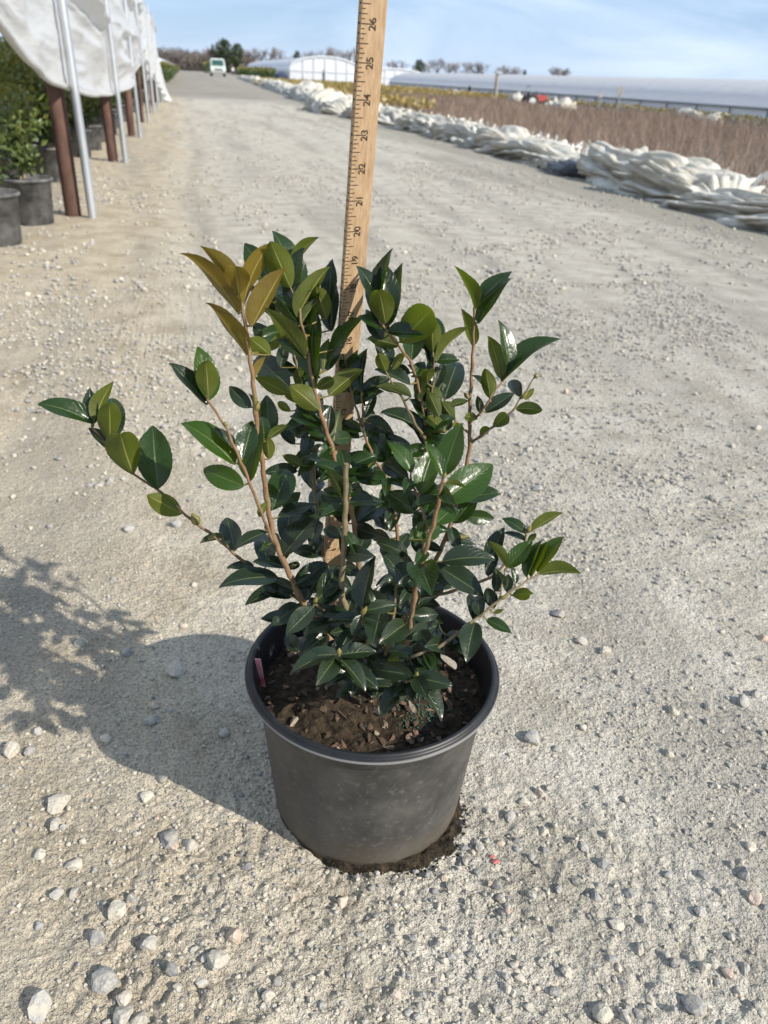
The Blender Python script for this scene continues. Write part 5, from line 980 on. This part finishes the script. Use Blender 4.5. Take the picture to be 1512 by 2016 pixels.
# inner and far-side leaves that close the crown
n_shown = len(ALL_LEAVES)
low = np.where((SP[:, 2] > 0.215) & (SP[:, 2] < 0.50))[0]
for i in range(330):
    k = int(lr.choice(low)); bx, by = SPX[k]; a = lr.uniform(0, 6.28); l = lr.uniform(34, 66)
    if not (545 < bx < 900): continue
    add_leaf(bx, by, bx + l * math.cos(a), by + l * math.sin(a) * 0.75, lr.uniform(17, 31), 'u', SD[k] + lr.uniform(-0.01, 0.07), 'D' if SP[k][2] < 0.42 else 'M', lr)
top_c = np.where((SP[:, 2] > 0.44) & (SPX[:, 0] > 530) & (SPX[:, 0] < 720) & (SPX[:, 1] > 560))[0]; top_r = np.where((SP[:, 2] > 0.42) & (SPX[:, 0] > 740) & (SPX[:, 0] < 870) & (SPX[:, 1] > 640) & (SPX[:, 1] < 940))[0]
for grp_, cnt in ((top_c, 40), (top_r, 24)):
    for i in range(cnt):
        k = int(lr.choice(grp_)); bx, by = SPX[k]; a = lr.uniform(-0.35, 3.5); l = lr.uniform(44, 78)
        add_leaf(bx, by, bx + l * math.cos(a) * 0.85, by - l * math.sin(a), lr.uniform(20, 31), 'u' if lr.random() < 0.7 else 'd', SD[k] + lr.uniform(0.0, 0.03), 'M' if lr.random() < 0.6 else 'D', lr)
# buds
def bud(px, py, tx, ty, wpx, d):
    dist = np.hypot(SPX[:, 0] - px, SPX[:, 1] - py) + 330 * np.abs(SD - d); k = int(dist.argmin()); d = SD[k]
    B = SP[k]; T = at(tx, ty, d); w = 0.72 * wpx / FPX * np.linalg.norm(B - CAMP); ts = np.linspace(0, 1, 9); mb = MB()
    mb.tube(B + (T - B) * ts[:, None] - base3, np.maximum(np.sin(np.pi * ts ** 0.8) ** 0.8 * w / 2, 0.0003), 8); mb.build('bud', M['bud'], STEM_O[SI[k]], True)
for b_ in [(390,1030,378,1010,26,.67),(655,893,648,878,20,.66),(919,790,913,773,14,.74),(712,1212,722,1193,16,.56),(895,1070,925,1055,20,.62),(1040,1050,1046,1035,14,.66),(667,1290,668,1276,15,.54),(818,1334,822,1322,12,.54),(622,1188,624,1175,12,.58),(445,842,443,830,12,.63),(500,800,503,772,14,.65),(506,815,510,790,16,.65),(872,945,878,930,12,.58),(1052,744,1060,736,14,.74),(1026,785,1040,772,12,.735),(985,1180,1002,1172,12,.59),(528,1050,520,1035,12,.635)]: bud(*b_)
print('leaves', nleaf, n_shown)
# past 300 leaves the least visible inner ones are joined into one part
over = ALL_LEAVES[n_shown:n_shown + max(0, nleaf - 298)]
Vs, Fs, Us, Ms, o0 = [], [], [], [], 0
for o, mt in over:
    me = o.data; v = np.empty(len(me.vertices) * 3, np.float32); me.vertices.foreach_get('co', v); l = np.empty(len(me.loops), np.int32); me.loops.foreach_get('vertex_index', l)
    u = np.empty(len(me.loops) * 2, np.float32); me.uv_layers[0].data.foreach_get('uv', u); uvv = np.zeros((len(me.vertices), 2), np.float32); uvv[l] = u.reshape(-1, 2); mi = np.empty(len(me.polygons), np.int32); me.polygons.foreach_get('material_index', mi)
    mw = np.array(o.matrix_basis); Vs.append(v.reshape(-1, 3) @ mw[:3, :3].T + mw[:3, 3]); Fs.append(l.reshape(-1, 3) + o0); Us.append(uvv); Ms.append(np.where(mi == 1, 2, 0 if mt == 'D' else 1)); o0 += len(v) // 3
    bpy.data.objects.remove(o); bpy.data.meshes.remove(me)
if over:
    tag(obj('inner_leaves', mesh_np('inner_leaves', np.concatenate(Vs), np.concatenate(Fs), [LM['D'], LM['M'], M['petiole']], True, np.concatenate(Ms), np.concatenate(Us)), shrub), kind='stuff')

# small things in and round the pot
M['tagred'] = mat('tag_red', (0.50, 0.05, 0.06), 0.4, 0.5, noise=(30, 2.0, (1, 1, 1)), col2=(0.75, 0.45, 0.45))
tg = MB(); a = atz(516, 1345, 0.176); up = Vector((-0.10, 0.05, 1)).normalized(); sdv = Vector((0.93, -0.36, 0))
q = [np.array(a) + np.array(sdv) * s * 0.0035 + np.array(up) * h + np.array([0.36, 0.93, 0]) * 0.0004 * e for e in (-1, 1) for h in (-0.012, 0.036) for s in (-1, 1)]
tg.add(q, [[0, 1, 3, 2], [4, 6, 7, 5], [0, 4, 5, 1], [2, 3, 7, 6], [0, 2, 6, 4], [1, 5, 7, 3]])
tag(tg.build('plant_tag', M['tagred']), 'thin red and white plastic strip stuck in the soil at the pot wall', 'tag')
M['dryleaf'] = mat('dry_leaf', (0.20, 0.17, 0.13), 0.7, 0.3, noise=(60, 3.0), col2=(0.34, 0.30, 0.24))
for (px, py, s, rz, nm) in ((897, 1318, 0.026, 2.0, 'pale dry fallen leaf lying on the soil against the pot wall'),):
    p = atz(px, py, 0.182); r = np.random.default_rng(int(px)); me = leaf_mesh(s * 1.35, s * 0.7, 0.25, 0.5, 0.5, 0.4, 'D', r, None); me.materials[0] = M['dryleaf']
    o = obj('fallen_leaf', me, None, p); o.rotation_euler = (0.25, -0.3, rz); tag(o, nm, 'leaf')
# damp soil washed out round the foot of the pot
M['damp'] = mat('damp_soil', (0.012, 0.009, 0.006), 0.95, 0.2, noise=(140, 4.0), col2=(0.055, 0.041, 0.025), bump=(220, 1.0, 0.006))
na2, nr2 = 160, 12; A = np.linspace(0, 2 * math.pi, na2, endpoint=False)
wd = 0.001 + 0.022 * np.exp(-((A - 5.35) / 0.40) ** 2) + 0.007 * np.exp(-((A - 4.5) / 0.55) ** 2); wd = wd * (1 + 1.1 * (fbm(np.cos(A) * 7 + 3, np.sin(A) * 7, 3, 120) - 0.45)) + 0.008 * (fbm(np.cos(A) * 11, np.sin(A) * 11, 3, 122) - 0.45) * (wd > 0.004); wd = np.clip(wd, 0.0003, None)
V = []
for i in range(nr2):
    t_ = i / (nr2 - 1); rad = 0.1120 + t_ * (wd + 0.004); x = PC[0] + rad * np.cos(A); y = PC[1] + rad * np.sin(A)
    V.append(np.stack([x, y, ground_h(x, y) + 0.0065 * (1 - t_ ** 2) * (0.6 + 0.8 * fbm(x * 160, y * 160, 2, 130)) - 0.0012 * (t_ > 0.99) * 3 + 0.0006], -1))
V = np.concatenate(V); F = [[i * na2 + j, i * na2 + (j + 1) % na2, (i + 1) * na2 + (j + 1) % na2, (i + 1) * na2 + j] for i in range(nr2 - 1) for j in range(na2)]
mb = MB(); mb.add(V, F); rc = np.random.default_rng(44)
for i in range(620):                                     # loose crumbs over and beyond the edge
    j = rc.integers(0, na2)
    if rc.random() > 0.02 + wd[j] * 45: continue
    q = 0.114 + (wd[j] + 0.005) * rc.uniform(0.1, 1.15); x, y = PC[0] + q * math.cos(A[j]), PC[1] + q * math.sin(A[j]); c_s = rc.uniform(0.0010, 0.0032); v, f = GR[i % 12]
    mb.add(v * c_s + np.array([x, y, gz(x, y) + c_s * 0.5 + 0.003 * (1 - (q - 0.114) / (wd[j] + 0.005))]), f)
o = mb.build('damp_soil', M['damp'], None, False); tag(o, 'dark damp soil crumbs washed out round the foot of the black pot', 'soil', kind='stuff')
M['red'] = mat('red_plastic', (0.30, 0.03, 0.03), 0.5, 0.4, noise=(300, 2.0), col2=(0.42, 0.16, 0.14))
mb = MB()
for (px, py, s, k) in ((967, 1690, 0.0055, 0), (975, 1702, 0.0065, 3)):
    p = atz(px, py); v, f = rock(900 + k, I0, 3); mb.add(v * s * np.array([1, 1, 0.6]) + np.array([p[0], p[1], gz(p[0], p[1]) + s * 0.3]), f)
tag(mb.build('plastic_scrap', M['red']), 'tiny crumpled red plastic scrap on the gravel beside the pot', 'litter')
